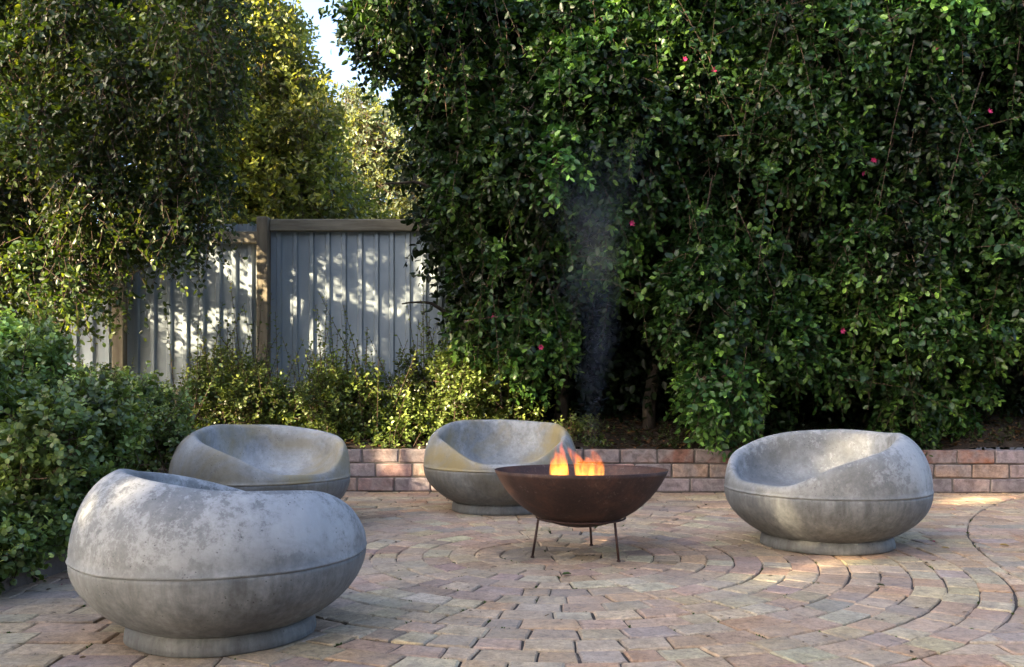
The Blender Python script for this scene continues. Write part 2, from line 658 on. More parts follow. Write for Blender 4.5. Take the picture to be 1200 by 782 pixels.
def paver_geo(poly, rn):
    """one worn paver: sides, chipped chamfer and a slightly tilted top"""
    p0 = inset(poly, rn.choice([0.0018, 0.0022, 0.0028, 0.0035, 0.0045, 0.0055]))
    if len(p0) < 3:
        return None
    # split long edges and roughen the outline
    fine = []
    for i in range(len(p0)):
        a, b = p0[i], p0[(i + 1) % len(p0)]
        L = math.hypot(b[0] - a[0], b[1] - a[1])
        if L < 0.006:
            continue
        m = max(1, int(round(L / 0.06)))
        for s in range(m):
            u = s / m
            fine.append((a[0] + (b[0] - a[0]) * u, a[1] + (b[1] - a[1]) * u))
    if len(fine) < 3:
        return None
    n = len(fine)
    cx = sum(p[0] for p in fine) / n
    cy = sum(p[1] for p in fine) / n
    tx, ty, z0 = rn.gauss(0, 0.010), rn.gauss(0, 0.010), rn.gauss(0, 0.0014)
    V = []
    for lev in range(3):
        for (px, py) in fine:
            jx, jy = rn.gauss(0, 0.0012), rn.gauss(0, 0.0012)
            if lev == 0:
                V.append((px, py, -0.03))
            else:
                dd = 0.0 if lev == 1 else rn.uniform(0.005, 0.0095)
                L = math.hypot(px - cx, py - cy) or 1
                f = 1 - dd / L
                X, Y = cx + (px - cx) * f + jx, cy + (py - cy) * f + jy
                zz = z0 + tx * (X - cx) + ty * (Y - cy)
                zz += -rn.uniform(0.0035, 0.0065) if lev == 1 else 0
                V.append((X, Y, zz))
    Fs = []
    for lev in range(2):
        for i in range(n):
            j = (i + 1) % n
            Fs.append((lev * n + i, lev * n + j, (lev + 1) * n + j, (lev + 1) * n + i))
    Fs.append(tuple(2 * n + i for i in range(n)))
    return V, Fs


def seen_area(poly):
    a = []
    for (px, py) in poly:
        if py < 0.6:
            return 0
        u, w = 600 + F * px / py, YH + F * H / py
        a.append((u, w))
    cx = sum(p[0] for p in a) / len(a)
    cy = sum(p[1] for p in a) / len(a)
    if not (-10 < cx < 1210 and cy < 790):
        return 0
    for (ex, ey, hw, hh) in ((250, 660, 170, 100), (972, 580, 118, 62), (587, 560, 86, 38), (310, 555, 100, 50)):
        if ((cx - ex) / hw) ** 2 + ((cy - ey) / hh) ** 2 < 1:
            return 0
    return abs(area(a))


order = sorted(polys, key=seen_area, reverse=True)
restV, restF, restC = [], [], []
made = 0
for poly in order:
    rn = random.Random(int(poly[0][0] * 91813) ^ int(poly[0][1] * 51713))
    geo = paver_geo(poly, rn)
    if geo is None:
        continue
    c = pick_col(rn)
    if made < 300:
        link('paving_brick', mesh_pd('paving_brick', geo[0], geo[1], False, c), M['paver'], pav)
        made += 1
    else:
        n = len(restV)
        restV += geo[0]
        restF += [tuple(i + n for i in f) for f in geo[1]]
        restC += [c] * len(geo[0])
rest = link('paving_bricks_beyond', mesh_pd('paving_bricks_beyond', restV, restF, False, np.array(restC)), M['paver'], pav)
kind(rest, 'stuff')

# ------------------------------------------------------------------ low brick wall
ANG = math.atan(WALL_SL)
wall = thing('planter_wall', 'low wall of weathered red and grey bricks holding back the garden bed', 'wall', (0, WALL_Y0, 0), ANG)
core = link('mortar', mesh_pd('mortar', *box(-5.0, 6.0, 0.010, 0.118, -0.05, WALL_H - 0.006)), M['mortar'], wall)
BL, BH = 0.299, WALL_H / 3.0
variants = [bm_mesh('brick', bevel_box(-BL / 2 + 0.006, BL / 2 - 0.006, 0, 0.115, -BH / 2 + 0.0055, BH / 2 - 0.0055, 0.008, s, 0.004)) for s in range(6)]
for m_ in variants:
    m_.materials.append(M['wallbrick'])
rb = random.Random(3)
for c in range(3):
    off = (0.0, 0.5, 0.12)[c] * BL
    i = -9
    while -2.6 + off + (i + 9) * BL < 5.0:
        x = -2.6 + off + (i + 9) * BL
        o = link('brick', variants[rb.randrange(6)], None, wall)
        o.location = (x, rb.uniform(-0.004, 0.003), (c + 0.5) * BH + 0.002)
        o.rotation_euler = (rb.gauss(0, 0.006), rb.gauss(0, 0.006), rb.gauss(0, 0.008))
        if c == 2 and rb.random() < 0.7:
            col = rb.choice([(0.30, 0.13, 0.075), (0.27, 0.145, 0.10), (0.22, 0.115, 0.09), (0.24, 0.17, 0.15)])
        else:
            col = rb.choice([(0.32, 0.20, 0.175), (0.25, 0.205, 0.21), (0.29, 0.22, 0.205), (0.37, 0.26, 0.20), (0.22, 0.18, 0.185)])
        k = rb.uniform(0.8, 1.15)
        o.color = (col[0] * k, col[1] * k, col[2] * k, 1)
        i += 1

# ------------------------------------------------------------------ kerb of the side bed
kp = [(KERB_X - 0.06, 1.0), (KERB_X - 0.04, 3.0), (KERB_X + 0.0, 3.9), (KERB_X + 0.04, 4.4), (KERB_X + 0.06, 5.2), (KERB_X + 0.05, 7.46)]
V, Fs = [], []
for i, (x, y) in enumerate(kp):
    for (dx, z) in ((0, -0.05), (0, 0.165), (-0.012, 0.18), (-0.11, 0.18), (-0.12, 0.165), (-0.12, -0.05)):
        V.append((x + dx + 0.004 * math.sin(i * 2.3 + z * 9), y, z))
for i in range(len(kp) - 1):
    for q in range(5):
        Fs.append((i * 6 + q, (i + 1) * 6 + q, (i + 1) * 6 + q + 1, i * 6 + q + 1))
Fs.append(tuple(range(6)))
Fs.append(tuple(reversed(range((len(kp) - 1) * 6, len(kp) * 6))))
kb = link('concrete_edging', mesh_pd('concrete_edging', V, Fs), M['kerb'])
tag(kb, 'low dirty concrete edging under the leafy side bush', 'edging')

# ------------------------------------------------------------------ fence
FY = 8.95
fence = thing('metal_fence', 'tall grey corrugated metal fence with weathered timber posts and rails', 'fence', (0, FY, 0.5))


def corrugated(x0, x1, z0, z1, ph):
    pts = []
    pitch = 0.157
    prof = [(0.0, 0.0), (0.098, 0.0), (0.110, -0.026), (0.145, -0.026), (0.157, 0.0)]
    x = x0 - ph
    while x < x1:
        for (a, b) in prof[:-1]:
            if x0 <= x + a <= x1:
                pts.append((x + a, b))
        x += pitch
    pts = [(x0, 0.0)] + [p for p in pts if x0 + 0.004 < p[0] < x1 - 0.004] + [(x1, 0.0)]
    n = len(pts)
    V = [(p[0], p[1], z) for z in (z0, z1) for p in pts] + [(p[0], p[1] + 0.0025, z) for z in (z0, z1) for p in pts]
    Fs = []
    for i in range(n - 1):
        Fs.append((i, i + 1, n + i + 1, n + i))
        Fs.append((2 * n + i + 1, 2 * n + i, 3 * n + i, 3 * n + i + 1))
        Fs.append((n + i, n + i + 1, 3 * n + i + 1, 3 * n + i))
        Fs.append((i + 1, i, 2 * n + i, 2 * n + i + 1))
    return V, Fs


def fx(px):
    return (px - 600) / F * FY


POST_PX = [-189, -22, 145, 312, 590, 757, 924, 1091, 1258, 1425]
posts = [fx(q) for q in POST_PX]
ZT = P(0, 262, FY).z - 0.5
for i, x in enumerate(posts):
    px = POST_PX[i]
    top = P(0, 257, FY).z - 0.5 if px >= 312 else P(0, 292, FY).z - 0.5
    bm = bevel_box(x - 0.058, x + 0.058, -0.145, -0.045, -0.35, top, 0.010, i, 0.004)
    link('post', bm_mesh('post', bm), M['timber_up'], fence)
    if i + 1 < len(posts):
        x1 = posts[i + 1]
        zt = ZT if px >= 312 else P(0, 263, FY).z - 0.5
        mid = (x + x1) / 2
        for k, (a, b) in enumerate(((x, mid + 0.03), (mid - 0.03, x1))):
            link('metal_sheet', mesh_pd('metal_sheet', *corrugated(a, b, 0.02 - 0.16 * 0, zt + 0.004 * k, 0.03 * k)), M['fence'], fence).location.y = 0.004 * k
        if px >= 312:
            bm = bevel_box(x + 0.061, x1 - 0.061, -0.10, -0.035, P(0, 272.5, FY).z - 0.5, P(0, 259, FY).z - 0.5, 0.008, i, 0.003)
        else:
            bm = bevel_box(x + 0.061, x1 - 0.061, -0.10, -0.035, P(0, 287, FY).z - 0.5, P(0, 273, FY).z - 0.5, 0.008, i, 0.003)
        r_ = link('rail', bm_mesh('rail', bm), M['timber'], fence)
        bm = bevel_box(x + 0.061, x1 - 0.061, -0.09, -0.035, P(0, 464, FY).z - 0.5, P(0, 456, FY).z - 0.5, 0.006, i, 0.003)
        link('rail', bm_mesh('rail', bm), M['timber'], fence)

# ------------------------------------------------------------------ concrete pod chairs
R_SEAM, H_SEAM, R_BASE, H_BASE = 0.505, 0.285, 0.326, 0.060


def interp(tab, x):
    x = abs(((x + 180) % 360) - 180) if tab[0][0] >= 0 else ((x + 180) % 360) - 180
    xs = [p[0] for p in tab]
    ys = [p[1] for p in tab]
    # smooth cubic through the table
    for i in range(len(xs) - 1):
        if xs[i] <= x <= xs[i + 1]:
            t_ = (x - xs[i]) / (xs[i + 1] - xs[i])
            y0 = ys[i - 1] if i > 0 else ys[i + 1]
            x0 = xs[i - 1] if i > 0 else xs[i] - (xs[i + 1] - xs[i])
            y3 = ys[i + 2] if i + 2 < len(xs) else ys[i]
            x3 = xs[i + 2] if i + 2 < len(xs) else xs[i + 1] + (xs[i + 1] - xs[i])
            m0 = (ys[i + 1] - y0) / (xs[i + 1] - x0) * (xs[i + 1] - xs[i])
            m1 = (y3 - ys[i]) / (x3 - xs[i]) * (xs[i + 1] - xs[i])
            a, b = 2 * t_ ** 3 - 3 * t_ ** 2 + 1, t_ ** 3 - 2 * t_ ** 2 + t_
            c, d = -2 * t_ ** 3 + 3 * t_ ** 2, t_ ** 3 - t_ ** 2
            return a * ys[i] + b * m0 + c * ys[i + 1] + d * m1
    return ys[-1]


RIM_R = [(0, 0.484), (20, 0.484), (45, 0.478), (70, 0.445), (100, 0.392), (135, 0.352), (180, 0.360)]
RIM_H = [(0, 0.334), (20, 0.342), (33, 0.388), (46, 0.440), (70, 0.497), (100, 0.545), (135, 0.570), (180, 0.574)]


def wob(phi, z, s):
    return 0.005 * math.sin(2 * phi + s) + 0.003 * math.sin(5 * phi + 9 * z + 2 * s) + 0.0012 * math.sin(11 * phi - 17 * z + s)


def make_chair(label, loc, face, scale, mat, mat_low, rim_h=None, rim_r=None, s=0.0, oval=0.0):
    """face: direction the sitter looks, degrees anticlockwise from +x"""
    rim_h = rim_h or RIM_H
    rim_r = rim_r or RIM_R
    t_ = thing('concrete_chair', label, 'chair', loc, math.radians(face), 'concrete pod chairs round the fire bowl')
    N = 128

    def ring_mesh(name, prof_fn, close_in):
        V, Fs = [], []
        m = None
        for i in range(N):
            phi = 2 * math.pi * i / N
            pr = prof_fn(phi)
            m = len(pr)
            for (r, z) in pr:
                w = wob(phi, z, s) if r > 0.05 else 0
                ov = 1 + oval * math.cos(2 * phi)
                V.append(((r + w) * ov * math.cos(phi) * scale, (r + w) * ov * math.sin(phi) * scale, z * scale))
        for i in range(N):
            j = (i + 1) % N
            for k_ in range(m - 1):
                Fs.append((i * m + k_, j * m + k_, j * m + k_ + 1, i * m + k_ + 1))
        if close_in:
            V.append((0, 0, sum(V[i * m + m - 1][2] for i in range(N)) / N))
            for i in range(N):
                Fs.append((i * m + m - 1, ((i + 1) % N) * m + m - 1, len(V) - 1))
        return mesh_pd(name, V, Fs, True)

    def base(phi):
        o_ = R_BASE
        return [(o_ - 0.03, 0.0), (o_ - 0.004, 0.0), (o_ + 0.003, 0.005), (o_ + 0.001, 0.026), (o_ - 0.004, 0.046), (o_ - 0.009, 0.056), (o_ - 0.03, 0.066)]

    def lower(phi):
        b = 0.288
        out = [(R_BASE - 0.05, H_BASE - 0.006)]
        for k_ in range(17):
            z = H_BASE - 0.004 + (H_SEAM - H_BASE + 0.004) * (k_ / 16.0)
            out.append((R_SEAM * math.sqrt(max(0, 1 - ((H_SEAM - z) / b) ** 2)), z))
        out[-1] = (R_SEAM - 0.0005, H_SEAM - 0.004)
        out.append((R_SEAM - 0.004, H_SEAM - 0.0005))
        out.append((R_SEAM - 0.012, H_SEAM - 0.0005))
        return out

    def upper(phi):
        deg = math.degrees(phi)
        R, Hh = interp(rim_r, deg), interp(rim_h, deg) + 0.005 * math.sin(3 * phi + s) + 0.003 * math.sin(5 * phi + 2 * s)
        out = [(R_SEAM - 0.012, H_SEAM), (R_SEAM - 0.001, H_SEAM - 0.001), (R_SEAM + 0.003 + 0.002 * math.sin(7 * phi + s) * math.sin(3 * phi), H_SEAM + 0.004), (R_SEAM + 0.002, H_SEAM + 0.009), (R_SEAM - 0.001, H_SEAM + 0.014)]
        h0 = H_SEAM + 0.014
        for k_ in range(1, 17):
            hi = min(1.0, max(0.0, (Hh - 0.34) / 0.12))
            qm = math.radians(87 - 12 * hi)
            q = k_ / 16.0 * qm
            out.append((R + (R_SEAM - 0.001 - R) * (math.cos(q) - math.cos(qm)) / (1 - math.cos(qm)), h0 + (Hh - h0) * math.sin(q) / math.sin(qm)))
        fl = 0.262
        Ri = R - 0.036
        out.append((R - 0.010, Hh - 0.0005))
        out.append((R - 0.019, Hh - 0.0045))
        out.append((R - 0.027, Hh - 0.0115))
        out.append((R - 0.033, Hh - 0.0205))
        for k_ in range(1, 22):
            q = k_ / 22.0 * math.pi / 2
            r = Ri * max(0.0, math.cos(q)) ** 0.62
            z = fl + (Hh - 0.030 - fl) * (1 - math.sin(q) ** 0.72)
            out.append((r, z))
        return out

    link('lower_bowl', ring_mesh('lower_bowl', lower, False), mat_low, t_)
    link('upper_shell', ring_mesh('upper_shell', upper, True), mat, t_)
    link('base', ring_mesh('base', base, False), mat_low, t_)
    return t_


def face_to(a, b):
    return math.degrees(math.atan2(b[1] - a[1], b[0] - a[0]))


BOWL = (0.353, 4.739)
chair_at = {'near': (-1.024, 3.28), 'right': (1.716, 5.05), 'mid': (-0.078, 6.48), 'rear': (-1.54, 5.70)}
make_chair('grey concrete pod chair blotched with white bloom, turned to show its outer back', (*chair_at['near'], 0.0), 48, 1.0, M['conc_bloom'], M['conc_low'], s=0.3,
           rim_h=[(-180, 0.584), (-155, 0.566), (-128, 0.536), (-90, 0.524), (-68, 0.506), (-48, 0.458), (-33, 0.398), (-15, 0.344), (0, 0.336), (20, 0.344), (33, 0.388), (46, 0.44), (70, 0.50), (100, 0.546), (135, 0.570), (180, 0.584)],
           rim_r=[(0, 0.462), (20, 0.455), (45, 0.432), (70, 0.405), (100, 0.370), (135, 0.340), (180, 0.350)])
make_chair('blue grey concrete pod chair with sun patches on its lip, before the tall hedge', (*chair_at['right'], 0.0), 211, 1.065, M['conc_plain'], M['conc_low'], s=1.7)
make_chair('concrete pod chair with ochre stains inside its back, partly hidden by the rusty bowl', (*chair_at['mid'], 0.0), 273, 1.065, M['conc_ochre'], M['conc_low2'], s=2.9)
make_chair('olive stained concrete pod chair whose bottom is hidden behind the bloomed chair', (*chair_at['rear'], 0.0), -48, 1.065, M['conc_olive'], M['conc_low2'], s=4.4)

# ------------------------------------------------------------------ fire bowl
fb = thing('fire_bowl', 'wide rusty steel fire bowl on three thin rod legs', 'fire bowl', (BOWL[0], BOWL[1], 0))
RS, ZC, RR = 0.4826, 0.625, 0.4445
prof = []
a_max = math.asin(RR / RS)
for k in range(25):
    a = a_max * k / 24
    prof.append((RS * math.sin(a), ZC - RS * math.cos(a)))
inner = [(max(0, r - 0.0045 * math.sin(a_max * k / 24)), z + 0.005) for k, (r, z) in enumerate(prof)]
inner[-1] = (RR - 0.004, prof[-1][1] + 0.0005)
pp = prof + list(reversed(inner))
V, Fs = [], []
N = 112
for i in range(N):
    q = 2 * math.pi * i / N
    w = 1 + 0.003 * math.sin(3 * q + 1)
    for (r, z) in pp:
        V.append((r * w * math.cos(q), r * w * math.sin(q), z))
m = len(pp)
for i in range(N):
    j = (i + 1) % N
    for k in range(m - 1):
        Fs.append((i * m + k, j * m + k, j * m + k + 1, i * m + k + 1))
bw = link('bowl', mesh_pd('bowl', V, Fs, True), M['rust'], fb)
TILT = math.radians(-1.6)
bw.location = (0, 0, 0)
bw.matrix_local = Matrix.Translation((0, 0, 0.2)) @ Matrix.Rotation(TILT, 4, 'X') @ Matrix.Translation((0, 0, -0.2))
rg = []
for i in range(48):
    q = 2 * math.pi * i / 48
    rg.append((0.229 * math.cos(q), 0.229 * math.sin(q), 0.192))
V, Fs = [], []
for i in range(48):
    q = 2 * math.pi * i / 48
    for k in range(8):
        s = 2 * math.pi * k / 8
        r = 0.227 + 0.0055 * math.cos(s)
        V.append((r * math.cos(q), r * math.sin(q), 0.1935 + 0.0055 * math.sin(s)))
for i in range(48):
    for k in range(8):
        Fs.append((i * 8 + k, ((i + 1) % 48) * 8 + k, ((i + 1) % 48) * 8 + (k + 1) % 8, i * 8 + (k + 1) % 8))
link('support_ring', mesh_pd('support_ring', V, Fs, True), M['rust'], fb)
for (px, py) in ((624, 653.5), (725, 658.5), (693, 639.5)):
    f_ = G(px, py) - Vector((BOWL[0], BOWL[1], 0))
    d = f_.normalized()
    top = d * 0.231 + Vector((0, 0, 0.190))
    lv = join([tube([top, (top + f_) / 2 + Vector((0, 0, 0)), f_ + Vector((0, 0, 0.008))], [0.0065, 0.0065, 0.0065], 10),
               tube([f_ + Vector((0, 0, 0.0)), f_ + Vector((0, 0, 0.008))], [0.011, 0.0095], 12)])
    link('leg', mesh_pd('leg', *lv, True), M['rust'], fb)
V, Fs = [], []
for i in range(32):
    q = 2 * math.pi * i / 32
    for k, r in enumerate((0.335, 0.25, 0.15, 0.06)):
        V.append((r * math.cos(q), r * math.sin(q), 0.292 + 0.02 * k / 3 + 0.008 * math.sin(3 * q + k * 2)))
V.append((0, 0, 0.315))
for i in range(32):
    j = (i + 1) % 32
    for k in range(3):
        Fs.append((i * 4 + k, j * 4 + k, j * 4 + k + 1, i * 4 + k + 1))
    Fs.append((i * 4 + 3, j * 4 + 3, len(V) - 1))
link('ash_bed', mesh_pd('ash_bed', V, Fs, True), M['ash'], fb)

# flames: closed tongues filled with glowing gas
t = NT('flame_gas')
t.t.nodes.remove(t.b)
tc = t.n('ShaderNodeTexCoord')
sep = t.n('ShaderNodeSeparateXYZ')
t.l(tc.outputs['Object'], sep.inputs[0])
hh = t.math('DIVIDE', sep.outputs['Z'], 0.27)
colr = t.ramp(hh, [(0.3, (1.0, 0.42, 0.06)), (0.6, (1.0, 0.23, 0.018)), (0.95, (1.0, 0.12, 0.008))])
nv = t.n('ShaderNodeMapping')
nv.inputs['Scale'].default_value = (1, 1, 0.45)
t.l(tc.outputs['Object'], nv.inputs['Vector'])
nz = t.ramp(t.noise(nv.outputs['Vector'], 24, 3, 0.6, 1.2), [(0.40, 0.03), (0.60, 1.0)])
dens = t.math('MULTIPLY', t.ramp(hh, [(0.2, 1.0), (1.0, 0.55)]), nz)
em = t.n('ShaderNodeEmission')
t.l(colr, em.inputs['Color'])
t.l(t.math('MULTIPLY', dens, 8.5), em.inputs['Strength'])
t.l(em.outputs[0], t.out.inputs['Volume'])
M['flame'] = t.m
fire = thing('fire', 'small orange and yellow fire burning inside the rusty bowl', 'fire', (0.33, 4.74, 0.30))
FD = 4.74
tongues = [  # pixels along the tongue and its half width there, depth offset
    ([(656, 572, 8), (655, 556, 12), (655, 545, 11), (655, 537, 7), (652, 530, 2), (653, 527, 0.4)], 0.0),
    ([(654, 568, 5), (651, 552, 7), (648, 542, 4), (646, 534, 1), (646, 531, 0.3)], 0.03),
    ([(660, 566, 5), (660, 548, 6), (660, 534, 4), (657, 524, 2.3), (659, 516, 0.4)], -0.02),
    ([(684, 572, 8), (683, 556, 9), (680, 545, 7.5), (674, 536, 5.5), (668, 529, 3.5), (664, 523, 0.5)], 0.02),
    ([(690, 570, 8), (689, 555, 9), (689, 546, 8), (689, 540, 5), (687, 535, 0.6)], -0.03),
    ([(697, 572, 8), (698, 556, 9), (700, 547, 8), (700, 540, 6.5), (697, 533, 4), (692, 527, 0.5)], 0.0),
    ([(650, 566, 4), (648, 548, 4), (651, 536, 3), (650, 528, 1.6), (653, 521, 0.3)], -0.04),
    ([(665, 566, 3), (664, 552, 3), (663, 543, 2), (665, 536, 0.4)], 0.04),
    ([(678, 566, 4), (677, 552, 4), (676, 543, 3), (679, 534, 1.5), (677, 529, 0.3)], -0.05),
    ([(694, 566, 4), (694, 550, 5), (692, 540, 3.5), (695, 531, 2), (694, 523, 0.3)], 0.05),
    ([(702, 566, 5), (704, 552, 5), (707, 545, 2), (708, 541, 0.4)], 0.03),
]
for spec, dy in tongues:
    pts, rad = [], []
    # resample the spine smoothly
    for i in range(len(spec) - 1):
        for s_ in range(4):
            u = s_ / 4
            a, b = spec[i], spec[i + 1]
            pts.append(tuple(a[k] + (b[k] - a[k]) * u for k in range(3)))
    pts.append(spec[-1])
    arr = np.array(pts)
    for _ in range(2):
        arr[1:-1] = 0.25 * arr[:-2] + 0.5 * arr[1:-1] + 0.25 * arr[2:]
    cen = [P(p[0], p[1], FD + dy) - Vector(fire.location) for p in arr]
    rad = [max(0.001, p[2] / F * FD) for p in arr]
    V, Fs = tube(cen, rad, 14)
    link('flame', mesh_pd('flame', V, Fs, True), M['flame'], fire)
    # the tongue is as deep as it is wide

# ------------------------------------------------------------------ foliage
LEAF = np.array([(0, 0, 0), (0.30, 0.5, 0.07), (0.72, 0.43, 0.05), (1.0, 0, -0.06), (0.72, -0.43, 0.05), (0.30, -0.5, 0.07)], dtype=np.float64)
LQ = np.array([(0, 1, 2, 3), (0, 3, 4, 5)])


def unit(a):
    return a / np.maximum(np.linalg.norm(a, axis=-1, keepdims=True), 1e-9)


def leaf_mesh(name, pos, axis, nrm, length, width, cols):
    a = unit(axis)
    b = unit(np.cross(nrm, a))
    n = np.cross(a, b)
    K = len(pos)
    V = pos[:, None, :] + a[:, None, :] * (LEAF[None, :, 0, None] * length[:, None, None]) \
        + b[:, None, :] * (LEAF[None, :, 1, None] * width[:, None, None]) \
        + n[:, None, :] * (LEAF[None, :, 2, None] * length[:, None, None])
    Fq = (np.arange(K)[:, None, None] * 6 + LQ[None]).reshape(-1, 4)
    return mesh_np(name, V.reshape(-1, 3), Fq, np.repeat(cols, 6, axis=0), flat=False)


def sprig_leaves(p, d, L, nl, leaf_len, leaf_w, droop, base_col, tip_col, spread=0.75, jitter=0.25, dark=None, nup=0.8):
    """leaves along N twigs that start at p, point along d and have length L"""
    N_ = len(p)
    d = unit(d)
    ref = unit(RNG.normal(size=(N_, 3)))
    u = unit(np.cross(d, ref))
    w = np.cross(d, u)
    tt = (np.arange(nl)[None, :] + RNG.uniform(0, 0.6, (N_, nl))) / nl
    ang = np.arange(nl)[None, :] * 2.4 + RNG.uniform(0, 6.28, (N_, 1)) + RNG.normal(0, 0.3, (N_, nl))
    pos = p[:, None, :] + d[:, None, :] * (tt * L[:, None])[..., None]
    pos[..., 2] -= (droop * L[:, None]) * tt ** 2
    dd = d[:, None, :] + np.array([0, 0, -1.0]) * (2 * droop * tt)[..., None]
    dd = unit(dd)
    rad = u[:, None, :] * np.cos(ang)[..., None] + w[:, None, :] * np.sin(ang)[..., None]
    ax = unit(dd * (1 - spread + 0.5 * tt[..., None]) + rad * spread + RNG.normal(0, jitter, (N_, nl, 3)) * 0.6)
    nm = np.array([0, 0, 1.0]) * nup + dd * 0.35 + RNG.normal(0, 0.42, (N_, nl, 3))
    ln = leaf_len * RNG.uniform(0.65, 1.15, (N_, nl)) * (1.0 - 0.25 * tt)
    wd = ln * leaf_w * RNG.uniform(0.85, 1.15, (N_, nl))
    k = np.clip(tt ** 2.2 * RNG.uniform(0.1, 1.0, (N_, nl)) * RNG.choice([0.25, 0.6, 1.3], (N_, 1)), 0, 1)[..., None]
    sh = RNG.uniform(0.65, 1.3, (N_, 1, 1)) * RNG.uniform(0.8, 1.2, (N_, nl, 1))
    if dark is not None:
        sh = sh * dark[:, None, None]
    cols = (np.array(base_col) * (1 - k) + np.array(tip_col) * k) * sh
    f = lambda q: q.reshape(-1, q.shape[-1])
    return f(pos), f(ax), f(nm), ln.ravel(), wd.ravel(), f(cols)


def twig_mesh(name, p, d, L, droop, r=0.0025):
    """thin three-sided twigs"""
    d = unit(d)
    N_ = len(p)
    ref = unit(RNG.normal(size=(N_, 3)))
    u = unit(np.cross(d, ref))
    w = np.cross(d, u)
    V = []
    for s_ in (-0.45, 0.35, 1.0):
        c = p + d * (s_ * L)[:, None]
        c[:, 2] -= droop * L * s_ * abs(s_)
        for k_ in range(3):
            q = 2.094 * k_
            V.append(c + (u * math.cos(q) + w * math.sin(q)) * (r * (1.2 - 0.7 * max(0, s_))))
    V = np.stack(V, axis=1)
    fq = []
    for s_ in range(2):
        for k_ in range(3):
            fq.append((s_ * 3 + k_, s_ * 3 + (k_ + 1) % 3, s_ * 3 + 3 + (k_ + 1) % 3, s_ * 3 + 3 + k_))
    Fq = (np.arange(N_)[:, None, None] * 9 + np.array(fq)[None]).reshape(-1, 4)
    return mesh_np(name, V.reshape(-1, 3), Fq)


def lump_points(lumps, per_m2, face=None, inner=0.25, vary=0.0):
    """twig roots and outward directions over the skins of many ellipsoid lumps"""
    Ps, Ds, Ks = [], [], []
    for (c, r) in lumps:
        r = np.array(r if hasattr(r, '__len__') else (r, r, r), dtype=float)
        n = max(4, int(per_m2 * 4 * math.pi * (r.prod() ** (2 / 3))))
        d = unit(RNG.normal(size=(n, 3)))
        if face is not None:
            keep = (d @ np.array(face)) > RNG.uniform(-1.0, 0.25, n)
            d = d[keep]
        s_ = 1 - inner * RNG.power(0.8, len(d))[:, None] + RNG.normal(0, 0.06, (len(d), 1))
        Ps.append(np.array(c) + d * r * s_)
        Ds.append(d)
        Ks.append(np.full(len(d), math.exp(RNG.normal(0, vary)) if vary else 1.0))
    return np.concatenate(Ps), np.concatenate(Ds), np.concatenate(Ks)


def foliage(parent, lumps, per_m2, L, nl, leaf_len, leaf_w, droop, base_col, tip_col, mat, hang=0.4, up=0.0, face=None, inner=0.3,
            twig=True, spread=0.75, holes=None, twig_r=0.0025, name='crown', vary=0.3, sprays=None, nup=0.8):
    p, d, kk = lump_points(lumps, per_m2, face, inner, vary)
    d = unit(d * 0.7 + np.array([0, 0, up - hang]) + RNG.normal(0, 0.35, d.shape))
    Ls = L * RNG.uniform(0.5, 1.3, len(p))
    p = p - d * (Ls * 0.5)[:, None]
    if holes is not None:  # leaves cut away along sun rays so light patches land on chosen points
        keep = np.ones(len(p), dtype=bool)
        s3 = np.array(SUN_V)
        for (q, rr) in holes:
            rel = p + d * (Ls * 0.5)[:, None] - np.array(q)
            al = rel @ s3
            off = np.linalg.norm(rel - al[:, None] * s3, axis=1)
            keep &= ~((off < rr) & (al > 0))
        p, d, Ls, kk = p[keep], d[keep], Ls[keep], kk[keep]
    a = sprig_leaves(p, d, Ls, nl, leaf_len, leaf_w, droop, base_col, tip_col, spread, dark=kk, nup=nup)
    if sprays is not None:
        # long arching or trailing shoots: start, direction, length, leaves, droop
        sp_, sd_, sl_, snl, sdr = sprays
        a2 = sprig_leaves(sp_, sd_, sl_, snl, leaf_len * 1.02, leaf_w, sdr, base_col, tip_col, 0.8)
        a = tuple(np.concatenate([q, r_]) for q, r_ in zip(a, a2))
        kind(link('shoots', twig_mesh('shoots', sp_.copy(), sd_, sl_, sdr, 0.003), M['twig'], parent), 'stuff')
    o = link(name, leaf_mesh(name, *a), mat, parent)
    kind(o, 'stuff')
    if twig:
        sel = RNG.uniform(size=len(p)) < 0.6
        o2 = link('twigs', twig_mesh('twigs', p[sel].copy(), d[sel], Ls[sel], droop, twig_r), M['twig'], parent)
        kind(o2, 'stuff')
    return len(a[0])


def limb(parent, name, pts, r0, r1, seg=9, mat=None):
    arr = np.array([tuple(p) for p in pts], dtype=float)
    # denser, slightly crooked
    out = []
    for i in range(len(arr) - 1):
        for s_ in range(4):
            out.append(arr[i] + (arr[i + 1] - arr[i]) * s_ / 4)
    out.append(arr[-1])
    out = np.array(out)
    for _ in range(2):
        out[1:-1] = 0.25 * out[:-2] + 0.5 * out[1:-1] + 0.25 * out[2:]
    out[1:-1] += RNG.normal(0, r0 * 0.22, (len(out) - 2, 3))
    rad = np.linspace(r0, r1, len(out))
    V, Fs = tube([Vector(p) for p in out], list(rad), seg)
    return link(name, mesh_pd(name, V, Fs, True), mat or M['bark'], parent)


def in_poly(x, y, poly):
    c = False
    j = len(poly) - 1
    for i in range(len(poly)):
        xi, yi = poly[i]
        xj, yj = poly[j]
        if (yi > y) != (yj > y) and x < (xj - xi) * (y - yi) / (yj - yi) + xi:
            c = not c
        j = i
    return c


